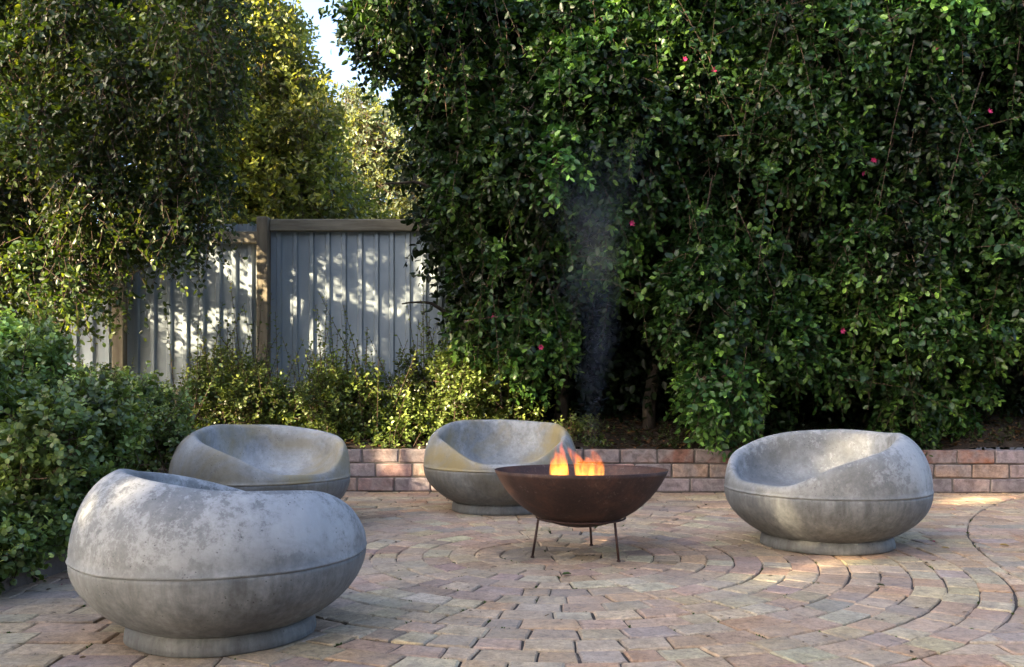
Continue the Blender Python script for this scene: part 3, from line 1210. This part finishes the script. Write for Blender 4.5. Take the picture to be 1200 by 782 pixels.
def lumps_in(poly, n, D0, D1, r0, r1, seed, sx=1.0, sz=1.0, gap=0.55, relief=0.0):
    """lumps of foliage spread inside an outline at varied depths, in world metres"""
    rn = random.Random(seed)
    xs = [p[0] for p in poly]
    ys = [p[1] for p in poly]
    out = []
    tries = 0
    while len(out) < n and tries < n * 60:
        tries += 1
        x, y = rn.uniform(min(xs), max(xs)), rn.uniform(min(ys), max(ys))
        if not in_poly(x, y, poly):
            continue
        D = rn.uniform(D0, D1)
        if relief:
            w_ = math.sin(x * 0.019 + 1.3 * math.sin(y * 0.011)) + 0.8 * math.sin(y * 0.021 + x * 0.007) + 0.6 * math.sin(x * 0.041 - y * 0.03)
            if w_ < -1.15:
                continue
            D -= relief * w_ * 0.5
        c = P(x, y, D)
        r = rn.uniform(r0, r1)
        if any((c - q).length < gap * (r + rr[0]) * 0.9 for q, rr in out):
            continue
        out.append((c, (r * sx, r, r * sz)))
    return out


total = 0
# --- the tall hedge: three shrubs grown together
HA = [(438, -60), (442, 0), (458, 60), (492, 130), (516, 200), (540, 260), (558, 310), (560, 350), (560, 390), (575, 420), (620, 420), (660, 400), (700, 350), (700, -60)]
HB = [(690, -60), (690, 365), (735, 350), (790, 365), (825, 410), (848, 480), (885, 490), (910, 430), (945, 390), (945, -60)]
HC = [(935, -60), (935, 390), (965, 460), (1000, 475), (1040, 465), (1075, 505), (1108, 500), (1118, 430), (1160, 400), (1440, 380), (1440, -60)]
HG = (0.011, 0.034, 0.008)
HT = (0.105, 0.19, 0.030)
hedges = [
    (HA, 'dark evergreen shrub hanging over the end of the bare fence, with yellowish upper leaves', [(531, 500), (655, 500)], 21),
    (HB, 'dark evergreen shrub above the fire, with arching leafy branches over a dark hollow', [(760, 500), (860, 505)], 22),
    (HC, 'dark evergreen shrub with leafy trailing strands reaching down behind the sunlit chair', [(1010, 505), (1150, 500)], 23),
]
FLOW = [(838, 82), (803, 70), (1011, 203), (965, 211), (1024, 188), (1096, 56), (1159, 131), (634, 407), (575, 370), (987, 388), (505, 250), (740, 262), (508, 215)]
fl_mesh = None
for (poly, lab, trunks, sd) in hedges:
    root = thing('evergreen_shrub', lab, 'shrub', (0, 0, 0), 0, 'shrubs of the tall hedge')
    b0 = P(trunks[0][0], trunks[0][1], 8.2)
    root.location = (b0.x, 8.2, bed_z(b0.x, 8.2))
    bpy.context.view_layer.update()
    lum = lumps_in(poly, 112 if sd == 23 else 74, 7.3, 8.2, 0.16, 0.38, sd, 1.0, 1.35, 0.5, 0.5)
    rn = random.Random(sd + 9)
    sp_, sd_, sl_ = [], [], []
    while len(sp_) < 150:
        x_, y_ = rn.uniform(400, 1440), rn.uniform(-60, 470)
        if not in_poly(x_, y_, poly):
            continue
        trail = rn.random() < 0.55
        q_ = P(x_, y_ - (40 if trail else 0), rn.uniform(7.05, 7.7)) - Vector(root.location)
        sp_.append(tuple(q_))
        sd_.append((rn.gauss(0, 0.3), rn.gauss(-0.25, 0.15), -0.75) if trail else (rn.gauss(0, 0.8), -0.8, rn.uniform(0.0, 0.5)))
        sl_.append(rn.uniform(0.35, 0.85) if trail else rn.uniform(0.3, 0.6))
    SPR = (np.array(sp_), np.array(sd_), np.array(sl_), 30, 0.35)
    core_l = lumps_in([(x, max(y + 30, 455) if y > 300 else y) for x, y in poly], 110 if sd == 23 else 76, 8.3, 8.8, 0.3, 0.5, sd + 50, 1.2, 1.2, 0.4)
    off = Vector(root.location)
    L1 = [(c - off, r) for c, r in lum]
    L2 = [(c - off, r) for c, r in core_l]
    total += foliage(root, L1, 118, 0.20, 12, 0.077, 0.56, 0.35, HG, HT, M['leaf_hedge'], hang=0.4, face=(0.0, -0.9, 0.35), inner=0.3, vary=0.5, sprays=SPR)
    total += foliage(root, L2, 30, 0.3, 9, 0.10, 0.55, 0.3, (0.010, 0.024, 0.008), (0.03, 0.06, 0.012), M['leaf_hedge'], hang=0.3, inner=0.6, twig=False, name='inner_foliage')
    for (tx, ty) in trunks:
        g0 = P(tx, ty, 8.3)
        g0.z = bed_z(g0.x, 8.3) - 0.05
        limb(root, 'trunk', [g0 - off, g0 - off + Vector((0.1, 0.05, 0.9)), g0 - off + Vector((0.0, 0.1, 2.0)), g0 - off + Vector((0.15, 0.2, 3.6))], 0.065, 0.02)
        rn = random.Random(tx)
        for _ in range(5):
            z = rn.uniform(0.7, 2.8)
            s0 = g0 - off + Vector((0.05, 0.07, z))
            e = s0 + Vector((rn.uniform(-0.9, 0.9), rn.uniform(-0.9, -0.1), rn.uniform(0.1, 0.7)))
            limb(root, 'limb', [s0, (s0 + e) / 2 + Vector((0, 0, 0.12)), e], 0.022, 0.007, 6)
    rn = random.Random(sd)
    # flowers
    for (fxp, fyp) in FLOW:
        if in_poly(fxp, fyp, poly):
            bmv, bmf, n5 = [], [], 6
            for k in range(n5):
                q = 6.283 * k / n5
                a = Vector((math.cos(q), -0.35, math.sin(q)))
                s_ = Vector((-math.sin(q), 0, math.cos(q)))
                nV = len(bmv)
                bmv += [Vector((0, 0, 0)), a * 0.013 + s_ * 0.008, a * 0.026 + Vector((0, -0.006, 0)), a * 0.013 - s_ * 0.008]
                bmf.append((nV, nV + 1, nV + 2, nV + 3))
            me = mesh_pd('flower', bmv, bmf, False, (0.45, 0.03, 0.12))
            o = link('flower', me, M['petal'], root)
            o.location = P(fxp, fyp, 7.08) - off
            o.rotation_euler = (rn.uniform(-.4, .4), rn.uniform(0, 6), rn.uniform(-.4, .4))

# --- tree at the left in front of the fence
rh = random.Random(23)
BUSH_LIGHT = [(tuple(P(rh.uniform(210, 610), rh.uniform(425, 520), rh.uniform(7.7, 8.2))), rh.uniform(0.06, 0.22)) for _ in range(50)]  # points on the bushes that crown gaps are cut for
rh = random.Random(17)
FENCE_LIGHT = [(tuple(P(rh.uniform(195, 515), rh.uniform(285, 410), FY)), rh.uniform(0.05, 0.13)) for _ in range(34)]  # points on the fence that crown gaps are cut for
FENCE_LIGHT += [(tuple(P(x_, y_, FY)), 0.12) for x_, y_ in ((400, 300), (395, 340), (440, 300), (436, 350), (340, 350), (480, 350), (268, 300), (290, 330))]
lt = thing('broadleaf_tree', 'dark leafy tree with drooping boughs in front of the shaded fence end', 'tree', (-3.75, 7.55, 0.3))
off = Vector(lt.location)
LTP = [(-140, -80), (230, -80), (245, 40), (240, 150), (232, 230), (205, 290), (150, 320), (120, 300), (105, 345), (75, 400), (40, 420), (-10, 390), (-140, 330)]
lum = lumps_in(LTP, 70, 6.5, 7.7, 0.22, 0.42, 61, 1.0, 1.15)
total += foliage(lt, [(c - off, r) for c, r in lum], 125, 0.26, 10, 0.062, 0.5, 0.5, (0.024, 0.048, 0.012), (0.13, 0.175, 0.028), M['leaf_tree'], nup=0.4, hang=0.35, face=(0.3, -0.8, 0.3), holes=[(tuple(Vector(q) - off), r) for q, r in FENCE_LIGHT] + [(tuple(Vector(q) - off), r * 0.55) for q, r in BUSH_LIGHT])
lum = lumps_in([(-140, -80), (200, -80), (200, 230), (60, 300), (-140, 300)], 40, 7.4, 8.4, 0.35, 0.5, 62)
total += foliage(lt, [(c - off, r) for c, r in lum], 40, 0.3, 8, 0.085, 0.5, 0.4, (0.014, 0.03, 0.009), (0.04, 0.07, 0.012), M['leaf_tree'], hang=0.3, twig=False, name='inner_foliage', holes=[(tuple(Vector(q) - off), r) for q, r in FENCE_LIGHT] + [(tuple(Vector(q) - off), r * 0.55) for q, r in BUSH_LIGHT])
q0 = Vector((0, 0, -0.1))
limb(lt, 'trunk', [q0, P(45, 400, 7.5) - off, P(30, 320, 7.5) - off, P(38, 250, 7.5) - off, P(20, 120, 7.4) - off, P(60, -40, 7.3) - off], 0.09, 0.03, 12)
limb(lt, 'limb', [P(30, 310, 7.5) - off, P(60, 270, 7.4) - off, P(110, 200, 7.3) - off, P(190, 120, 7.2) - off], 0.05, 0.012)
limb(lt, 'limb', [P(36, 280, 7.5) - off, P(-10, 250, 7.3) - off, P(-60, 160, 7.2) - off], 0.05, 0.015)
limb(lt, 'limb', [P(45, 405, 7.5) - off, P(90, 360, 7.4) - off, P(130, 300, 7.3) - off, P(150, 220, 7.2) - off], 0.035, 0.01)

# --- sunlit tree behind the fence and a paler one further back
gt = thing('broadleaf_tree', 'tall golden green sunlit tree rising behind the fence beside the gap of sky', 'tree', (-3.0, 10.9, 0.2))
off = Vector(gt.location)
GTP = [(205, -90), (280, -90), (296, 0), (328, 50), (346, 100), (386, 150), (408, 200), (425, 275), (215, 285), (190, 200)]
lum = lumps_in(GTP, 120, 9.9, 12.0, 0.3, 0.55, 71, 1.0, 1.0, 0.4)
total += foliage(gt, [(c - off, r) for c, r in lum], 64, 0.32, 9, 0.085, 0.5, 0.3, (0.105, 0.135, 0.030), (0.46, 0.43, 0.07), M['leaf_gold'], hang=0.1, up=0.1, face=(0.0, -0.8, 0.3), nup=0.1)
limb(gt, 'trunk', [Vector((0, 0, -0.3)), Vector((0.1, 0, 1.5)), Vector((-0.1, 0, 3.0)), Vector((0.1, 0, 5.5))], 0.12, 0.03, 10)
for e in (Vector((1.0, -0.2, 3.6)), Vector((-1.0, -0.4, 3.9)), Vector((1.3, -0.5, 2.6)), Vector((0.5, -0.6, 4.8))):
    limb(gt, 'limb', [Vector((0, 0, e.z - 1.5)), e * 0.5 + Vector((0, 0, (e.z - 1.0) * 0.5)), e], 0.05, 0.012, 7)
bt = thing('broadleaf_tree', 'dull green tree behind the fence, seen only through the drooping boughs', 'tree', (-6.0, 10.6, 0.2))
off = Vector(bt.location)
lum = lumps_in([(-260, -90), (150, -90), (150, 240), (110, 300), (-260, 320)], 70, 10.2, 11.2, 0.4, 0.65, 74, 1, 1, 0.4)
total += foliage(bt, [(c - off, r) for c, r in lum], 30, 0.34, 9, 0.10, 0.52, 0.3, (0.03, 0.05, 0.013), (0.13, 0.145, 0.03), M['leaf_tree'], hang=0.15, nup=0.4, twig=False)
limb(bt, 'trunk', [Vector((0, 0, -0.3)), Vector((0.1, 0, 1.5)), Vector((-0.1, 0, 3.4)), Vector((0.1, 0, 5.0))], 0.12, 0.03, 10)
ft = thing('broadleaf_tree', 'pale grey green distant tree just above the fence top by the tall hedge', 'tree', (-2.6, 17.0, 0.0))
off = Vector(ft.location)
lum = lumps_in([(398, 122), (430, 122), (470, 145), (540, 170), (540, 290), (390, 290)], 34, 16.2, 17.8, 0.4, 0.7, 81)
total += foliage(ft, [(c - off, r) for c, r in lum], 45, 0.4, 8, 0.10, 0.45, 0.3, (0.085, 0.11, 0.06), (0.19, 0.22, 0.11), M['leaf_tree'], hang=0.1, up=0.1)
limb(ft, 'trunk', [Vector((0, 0, -0.1)), Vector((0.1, 0, 2)), Vector((0.2, 0, 4.2))], 0.14, 0.05, 10)

# --- bushes in the beds
def bush(label, base, lumps, dens, L, nl, ll, lw, bc, tc_, stems, grp, up=0.55, sd=0):
    global total
    o = thing('leafy_bush', label, 'bush', base, 0, grp)
    off_ = Vector(base)
    total += foliage(o, [(Vector(c) - off_, r) for c, r in lumps], dens, L, nl, ll, lw, 0.05, bc, tc_, M['leaf_bush'], hang=0.0, up=up, inner=0.5, twig_r=0.0022, spread=0.85, nup=0.5)
    rn = random.Random(sd)
    for (c, r) in lumps[::max(1, len(lumps) // stems)]:
        c = Vector(c) - off_
        b = Vector((c.x * 0.4, c.y * 0.4, -0.08))
        limb(o, 'stem', [b, (b + c) / 2 + Vector((rn.uniform(-.05, .05), 0, 0.05)), c + Vector((0, 0, 0.1))], 0.012, 0.004, 6, M['twig'])
    return o


SB, ST = (0.092, 0.150, 0.044), (0.30, 0.36, 0.10)
lum = lumps_in([(-160, 430), (0, 395), (40, 410), (95, 460), (135, 510), (135, 570), (90, 610), (50, 650), (-160, 680)], 56, 4.0, 5.2, 0.11, 0.2, 91, 1, 1.1)
lum += [(P(x_, y_, d_), (0.12, 0.12, 0.12)) for x_, y_, d_ in ((-20, 650, 3.75), (15, 640, 3.85), (45, 625, 4.0), (70, 612, 4.2), (95, 600, 4.4), (30, 600, 4.0), (-30, 610, 3.8), (110, 585, 4.6))]
bush('dense bush of small round green leaves spilling over the concrete edging', (-2.75, 4.8, 0.2), [(tuple(c), r) for c, r in lum], 330, 0.13, 11, 0.040, 0.78, SB, ST, 14, 'small leaved bushes in the beds', 0.4, 1)
lum = lumps_in([(60, 470), (130, 455), (200, 470), (215, 520), (170, 560), (100, 560)], 18, 5.6, 6.5, 0.13, 0.22, 92)
bush('green bush between the edging and the olive stained chair', (-2.55, 6.0, 0.25), [(tuple(c), r) for c, r in lum], 230, 0.15, 11, 0.040, 0.72, SB, ST, 8, 'small leaved bushes in the beds', 0.5, 2)
BB, BT = (0.095, 0.140, 0.034), (0.29, 0.33, 0.07)
rows = [
    ('leafy bush with upright shoots under the post of the fence', [(200, 520), (215, 470), (250, 430), (290, 440), (330, 470), (340, 520)], 24, 7.75, 8.4, 0.14, 0.24, 93, 1.0),
    ('yellow green bush above the brick wall with tall reddish shoots', [(330, 525), (340, 470), (380, 440), (430, 450), (450, 500), (450, 530)], 24, 7.7, 8.3, 0.14, 0.24, 94, 1.25),
    ('bright bush at the foot of the dark hedge behind the ochre stained chair', [(440, 525), (450, 460), (500, 420), (560, 430), (600, 470), (610, 520)], 26, 7.75, 8.3, 0.14, 0.25, 95, 1.1),
]
for (lab, poly, n, d0, d1, r0, r1, sd, k) in rows:
    lum = lumps_in(poly, n, d0, d1, r0, r1, sd, 1, 1.0)
    c0 = sum((c for c, r in lum), Vector()) / len(lum)
    o = bush(lab, (c0.x, c0.y, bed_z(c0.x, c0.y)), [(tuple(c), r) for c, r in lum], 125, 0.22, 12, 0.047, 0.62, tuple(q * k for q in BB), tuple(q * k for q in BT), 9, 'small leaved bushes in the beds', 0.6, sd)
    # long upright shoots
    rn = random.Random(sd)
    ps, ds, ls = [], [], []
    for _ in range(64):
        c, r = rn.choice(lum)
        ps.append(np.array(c + Vector((rn.uniform(-.1, .1), rn.uniform(-.1, .1), 0.05)) - Vector(o.location)))
        ds.append((rn.gauss(0, 0.28), rn.gauss(-0.08, 0.25), 1.0))
        ls.append(rn.uniform(0.25, 0.85))
    a = sprig_leaves(np.array(ps), np.array(ds), np.array(ls), 22, 0.045, 0.6, 0.0, BB, BT, 0.9)
    s_o = link('shoots', leaf_mesh('shoots', *a), M['leaf_bush'], o)
    kind(s_o, 'stuff')
    kind(link('twigs', twig_mesh('twigs', np.array(ps), np.array(ds), np.array(ls), 0.0, 0.0035), M['twig'], o), 'stuff')
for o in [q for q in COL.objects if q.name.startswith('leafy_bush') and q.location.y < 6.5]:
    rn = random.Random(int(o.location.y * 100))
    ps, ds, ls = [], [], []
    for _ in range(70):
        ps.append((rn.uniform(-0.75, 0.45), rn.uniform(-0.6, 0.45), rn.uniform(0.35, 0.72) if o.location.y < 5.5 else rn.uniform(0.2, 0.5)))
        ds.append((rn.gauss(0, 0.35), rn.gauss(-0.1, 0.3), 1.0))
        ls.append(rn.uniform(0.2, 0.42))
    a = sprig_leaves(np.array(ps), np.array(ds), np.array(ls), 20, 0.038, 0.74, 0.0, SB, ST, 0.9)
    kind(link('shoots', leaf_mesh('shoots', *a), M['leaf_bush'], o), 'stuff')
    kind(link('twigs', twig_mesh('twigs', np.array(ps), np.array(ds), np.array(ls), 0.0, 0.003), M['twig'], o), 'stuff')
lum = [(P(x, y, 7.75), (0.1, 0.1, 0.1)) for (x, y) in ((668, 498), (676, 508), (682, 515), (690, 500), (700, 516))]
bush('small sparse weed on the wall top right above the flames', (0.62, 7.75, 0.35), [(tuple(c), r) for c, r in lum], 130, 0.12, 9, 0.035, 0.6, BB, BT, 3, None, 0.4, 7)

# --- litter on the bed behind the wall
n = 2600
lp = np.stack([RNG.uniform(-1.6, 4.8, n), RNG.uniform(7.62, 8.7, n), np.zeros(n)], axis=1)
lp[:, 2] = [bed_z(x, y) + 0.006 for x, y in lp[:, :2]]
la = unit(np.stack([RNG.normal(size=n), RNG.normal(size=n), RNG.normal(0, 0.15, n)], axis=1))
ln_ = unit(np.stack([RNG.normal(0, .3, n), RNG.normal(0, .3, n), np.ones(n)], axis=1))
ll = RNG.uniform(0.03, 0.07, n)
lc = np.array([(0.16, 0.085, 0.04)]) * RNG.uniform(0.4, 1.4, (n, 1))
kind(link('leaf_litter', leaf_mesh('leaf_litter', lp, la, ln_, ll, ll * 0.5, lc), M['dry_leaf']), 'stuff')

# --- small weeds and seedlings along the wall top
n = 240
cl = np.stack([RNG.uniform(0.4, 4.6, n), RNG.uniform(7.60, 8.3, n), np.zeros(n)], axis=1)
cl[:, 2] = [bed_z(x, y) for x, y in cl[:, :2]]
cd_ = np.stack([RNG.normal(0, 0.5, n), RNG.normal(0, 0.5, n), np.ones(n)], axis=1)
a = sprig_leaves(cl, cd_, RNG.uniform(0.04, 0.16, n), 9, 0.035, 0.5, 0.1, (0.03, 0.05, 0.015), (0.10, 0.13, 0.03))
kind(link('ground_cover', leaf_mesh('ground_cover', *a), M['leaf_bush']), 'stuff')

# --- shade trees beyond the frame, on the sun's side: crowns and gaps shaped to throw the dappled shade
HOLES = [(tuple(P(925, 580, 4.62)), 0.07), (tuple(P(900, 612, 4.75)), 0.0), (tuple(P(990, 535, 5.35)), 0.05), (tuple(P(1030, 515, 5.3)), 0.04), (tuple(P(190, 565, 3.05)), 0.10),
         (tuple(G(960, 668)), 0.07), (tuple(G(900, 676)), 0.06), (tuple(G(1150, 584)), 0.14), (tuple(G(1190, 580)), 0.14), (tuple(G(740, 634)), 0.06),
         (tuple(P(452, 533, 7.4)), 0.10), (tuple(P(480, 540, 7.4)), 0.06), (tuple(P(470, 480, 7.8)), 0.22), (tuple(P(430, 490, 7.8)), 0.2), (tuple(P(360, 470, 7.8)), 0.16),
         (tuple(P(400, 330, 8.9)), 0.30), (tuple(P(440, 360, 8.9)), 0.25), (tuple(P(280, 350, 8.9)), 0.2), (tuple(P(540, 70, 7.4)), 0.3), (tuple(P(470, 320, 8.9)), 0.2)]
HOLES += BUSH_LIGHT
shade = [('tall shade tree standing behind the camera on the sunny side', (-8.6, -1.3, 0), [(0, 0, 1.5)]),
         ('broad shade tree next to the tallest one on the sunny side', (-7.2, -3.6, 0), []),
         ('lower shade tree close to the side bed on the sunny side', (-9.6, 0.6, 0), [])]
SP = np.array((0.61, -0.79, 0))
for i, (lab, loc, _) in enumerate(shade):
    o = thing('shade_tree', lab, 'tree', loc)
    rn = random.Random(300 + i)
    lum = []
    top = (11.5, 10.5, 6.0)[i]
    for _ in range(60):
        s_ = rn.uniform(-1.9, 1.9) if i < 2 else rn.uniform(-3.2, 1.5)
        z = rn.uniform(2.0, top)
        lum.append((Vector((SP[0] * s_ + rn.uniform(-0.8, 0.8), SP[1] * s_ + rn.uniform(-0.8, 0.8), z)), (rn.uniform(0.5, 0.95),) * 3))
    hs = [(tuple(Vector(q) - Vector(loc)), r + 0.15) for q, r in HOLES + FENCE_LIGHT]
    total += foliage(o, lum, (15, 15, 11)[i], 0.5, 8, 0.2, 0.55, 0.3, (0.03, 0.06, 0.015), (0.09, 0.13, 0.03), M['leaf_tree'], hang=0.2, inner=0.9, twig=False, holes=hs)
    limb(o, 'trunk', [Vector((0, 0, -0.1)), Vector((0.1, 0, 3)), Vector((-0.1, 0.1, top - 1))], 0.22, 0.05, 12)
around = [('unseen tree added to block sky light behind the camera, straight across from the hedge', (0.5, -6.5, 0), 5.5, 2.6),
          ('unseen tree added to block sky light behind the camera, towards the open side', (5.5, -4.5, 0), 5.0, 2.4),
          ('unseen tree added to block sky light at the open side of the paving', (8.2, 0.8, 0), 5.0, 2.2),
          ('unseen tree added to block sky light behind the camera, near the shade trees', (-4.0, -6.0, 0), 6.0, 2.4)]
for i, (lab, loc, top, w_) in enumerate(around):  # unseen trees added to hold back low sky light and deepen contrast
    o = thing('added_shade_tree', lab, 'tree', loc)
    rn = random.Random(500 + i)
    lum = [(Vector((rn.uniform(-w_, w_), rn.uniform(-w_, w_) * 0.6, rn.uniform(0.6, top))), (rn.uniform(0.6, 1.0),) * 3) for _ in range(30)]
    total += foliage(o, lum, 9, 0.6, 8, 0.28, 0.6, 0.3, (0.03, 0.055, 0.015), (0.07, 0.11, 0.03), M['leaf_tree'], hang=0.2, inner=0.9, twig=False)
    limb(o, 'trunk', [Vector((0, 0, -0.1)), Vector((0.1, 0, 2)), Vector((-0.1, 0.1, top - 0.5))], 0.16, 0.05, 10)
print('leaves', total, 'pavers', len(polys))

# ------------------------------------------------------------------ fallen leaves and petals on the paving
fallen = [
    ('leaf', (1177, 641), (0.42, 0.30, 0.12), 0.055, 'pale yellow fallen leaf on the paving near the curved joint'),
    ('leaf', (1108, 644), (0.40, 0.30, 0.14), 0.045, 'tan fallen leaf on the paving behind the sunlit chair base'),
    ('leaf', (1186, 706), (0.45, 0.36, 0.08), 0.030, 'small yellow leaf on the outermost paving ring'),
    ('leaf', (664, 675), (0.06, 0.10, 0.03), 0.050, 'green fallen leaf on the paving in front of the fire bowl'),
    ('leaf', (1032, 688), (0.05, 0.06, 0.025), 0.040, 'dark curled leaf on the paving in front of the sunlit chair'),
    ('petal', (1094, 636), (0.42, 0.02, 0.10), 0.026, 'crimson petal on the paving beside the sunlit chair'),
    ('petal', (1118, 598), (0.42, 0.02, 0.10), 0.024, 'crimson petal on the paving close to the brick wall'),
    ('petal', (72, 687), (0.20, 0.01, 0.05), 0.018, 'dark red petal on the paving beside the concrete edging'),
]
for i, (kd, px, c, s_, lab) in enumerate(fallen):
    rn = random.Random(i + 40)
    V = []
    for (a, b, z) in LEAF:
        V.append((a * s_ - s_ / 2, b * s_ * 0.5, 0.006 + (0.16 * s_ if abs(b) > 0.2 else 0) + 0.05 * s_ * a))
    me = mesh_pd('fallen_' + kd, V, [tuple(q) for q in LQ], False, c)
    o = link('fallen_' + kd, me, M['dry_leaf'] if kd == 'leaf' else M['petal'])
    o.location = G(*px)
    o.rotation_euler = (0, 0, rn.uniform(0, 6.28))
    tag(o, lab, 'leaf' if kd == 'leaf' else 'petal')

# crumbs of leaf and grit on the paving
n = 420
lp = np.stack([RNG.uniform(-2.0, 3.6, n), 2.7 + 4.7 * RNG.uniform(0, 1, n) ** 0.8, RNG.uniform(0.002, 0.005, n)], axis=1)
la = unit(np.stack([RNG.normal(size=n), RNG.normal(size=n), RNG.normal(0, 0.1, n)], axis=1))
ln_ = unit(np.stack([RNG.normal(0, .25, n), RNG.normal(0, .25, n), np.ones(n)], axis=1))
ll = RNG.uniform(0.006, 0.026, n)
lc = np.array([(0.09, 0.06, 0.03)]) * RNG.uniform(0.3, 1.6, (n, 1))
kind(link('paving_litter', leaf_mesh('paving_litter', lp, la, ln_, ll, ll * 0.5, lc), M['dry_leaf']), 'stuff')

# moss and weeds in the joints
rn = random.Random(77)
mp_, ma_, mn_, ml_, mc_ = [], [], [], [], []
for poly in order[:420]:
    if rn.random() > 0.3:
        continue
    i = rn.randrange(len(poly))
    a, b = poly[i], poly[(i + 1) % len(poly)]
    u0, len_ = rn.random(), rn.uniform(0.05, 0.5)
    for _ in range(rn.randint(6, 26)):
        u = min(1, max(0, u0 + rn.uniform(-len_, len_) * 0.5))
        mp_.append((a[0] + (b[0] - a[0]) * u + rn.gauss(0, .002), a[1] + (b[1] - a[1]) * u + rn.gauss(0, .002), -0.009))
        ma_.append((rn.gauss(0, 1), rn.gauss(0, 1), rn.uniform(0.3, 1.6)))
        mn_.append((rn.gauss(0, .5), rn.gauss(0, .5), 1))
        ml_.append(rn.uniform(0.006, 0.014))
        k = rn.uniform(0.6, 1.3)
        mc_.append((0.055 * k, 0.085 * k, 0.02 * k))
kind(link('joint_moss', leaf_mesh('joint_moss', np.array(mp_), np.array(ma_), np.array(mn_), np.array(ml_), np.array(ml_) * 0.6, np.array(mc_)), M['moss']), 'stuff')

# ------------------------------------------------------------------ smoke
t = NT('smoke')
t.t.nodes.remove(t.b)
tc = t.n('ShaderNodeTexCoord')
sep = t.n('ShaderNodeSeparateXYZ')
t.l(tc.outputs['Object'], sep.inputs[0])
cn = t.n('ShaderNodeTexNoise')
cn.inputs['Scale'].default_value = 2.6
cn.inputs['Detail'].default_value = 2
t.l(tc.outputs['Object'], cn.inputs['Vector'])
cs = t.n('ShaderNodeSeparateColor')
t.l(cn.outputs['Color'], cs.inputs[0])
amp = t.math('ADD', t.math('MULTIPLY', sep.outputs['Z'], 0.42), 0.12)
dx_ = t.math('ADD', sep.outputs['X'], t.math('MULTIPLY', t.math('SUBTRACT', cs.outputs[0], 0.5), amp))
dy_ = t.math('ADD', sep.outputs['Y'], t.math('MULTIPLY', t.math('SUBTRACT', cs.outputs[1], 0.5), amp))
r2 = t.math('ADD', t.math('MULTIPLY', dx_, dx_), t.math('MULTIPLY', dy_, dy_))
R_ = t.math('ADD', t.math('MULTIPLY', sep.outputs['Z'], 0.19), 0.05)
fall = t.math('SUBTRACT', 1.0, t.math('DIVIDE', r2, t.math('MULTIPLY', R_, R_)), True)
up_ = t.ramp(t.math('DIVIDE', sep.outputs['Z'], 1.7), [(0.0, 1.0), (0.35, 0.8), (0.75, 0.35), (1.0, 0.0)])
nvm = t.n('ShaderNodeMapping')
nvm.inputs['Scale'].default_value = (1, 1, 0.5)
t.l(tc.outputs['Object'], nvm.inputs['Vector'])
nz = t.ramp(t.noise(nvm.outputs['Vector'], 3.6, 1, 0.5, 0.8), [(0.30, 0.15), (0.70, 1.0)])
den = t.math('MULTIPLY', t.math('MULTIPLY', t.math('MULTIPLY', fall, fall), up_), nz)
vol = t.n('ShaderNodeVolumePrincipled')
vol.inputs['Color'].default_value = (0.62, 0.72, 0.92, 1)
vol.inputs['Anisotropy'].default_value = 0.2
t.l(t.math('MULTIPLY', den, 0.45), vol.inputs['Density'])
t.l(vol.outputs[0], t.out.inputs['Volume'])
V, Fs = tube([(0, 0, 0.0), (0, 0, 0.4), (0, 0, 0.9), (0, 0, 1.35), (0, 0, 1.68)], [0.11, 0.20, 0.32, 0.43, 0.50], 20)
sm = link('smoke', mesh_pd('smoke', V, Fs, True), t.m)
sm.location = (0.40, 4.80, 0.52)
sm.rotation_euler = (0, math.radians(1.5), 0)
kind(sm, 'stuff')
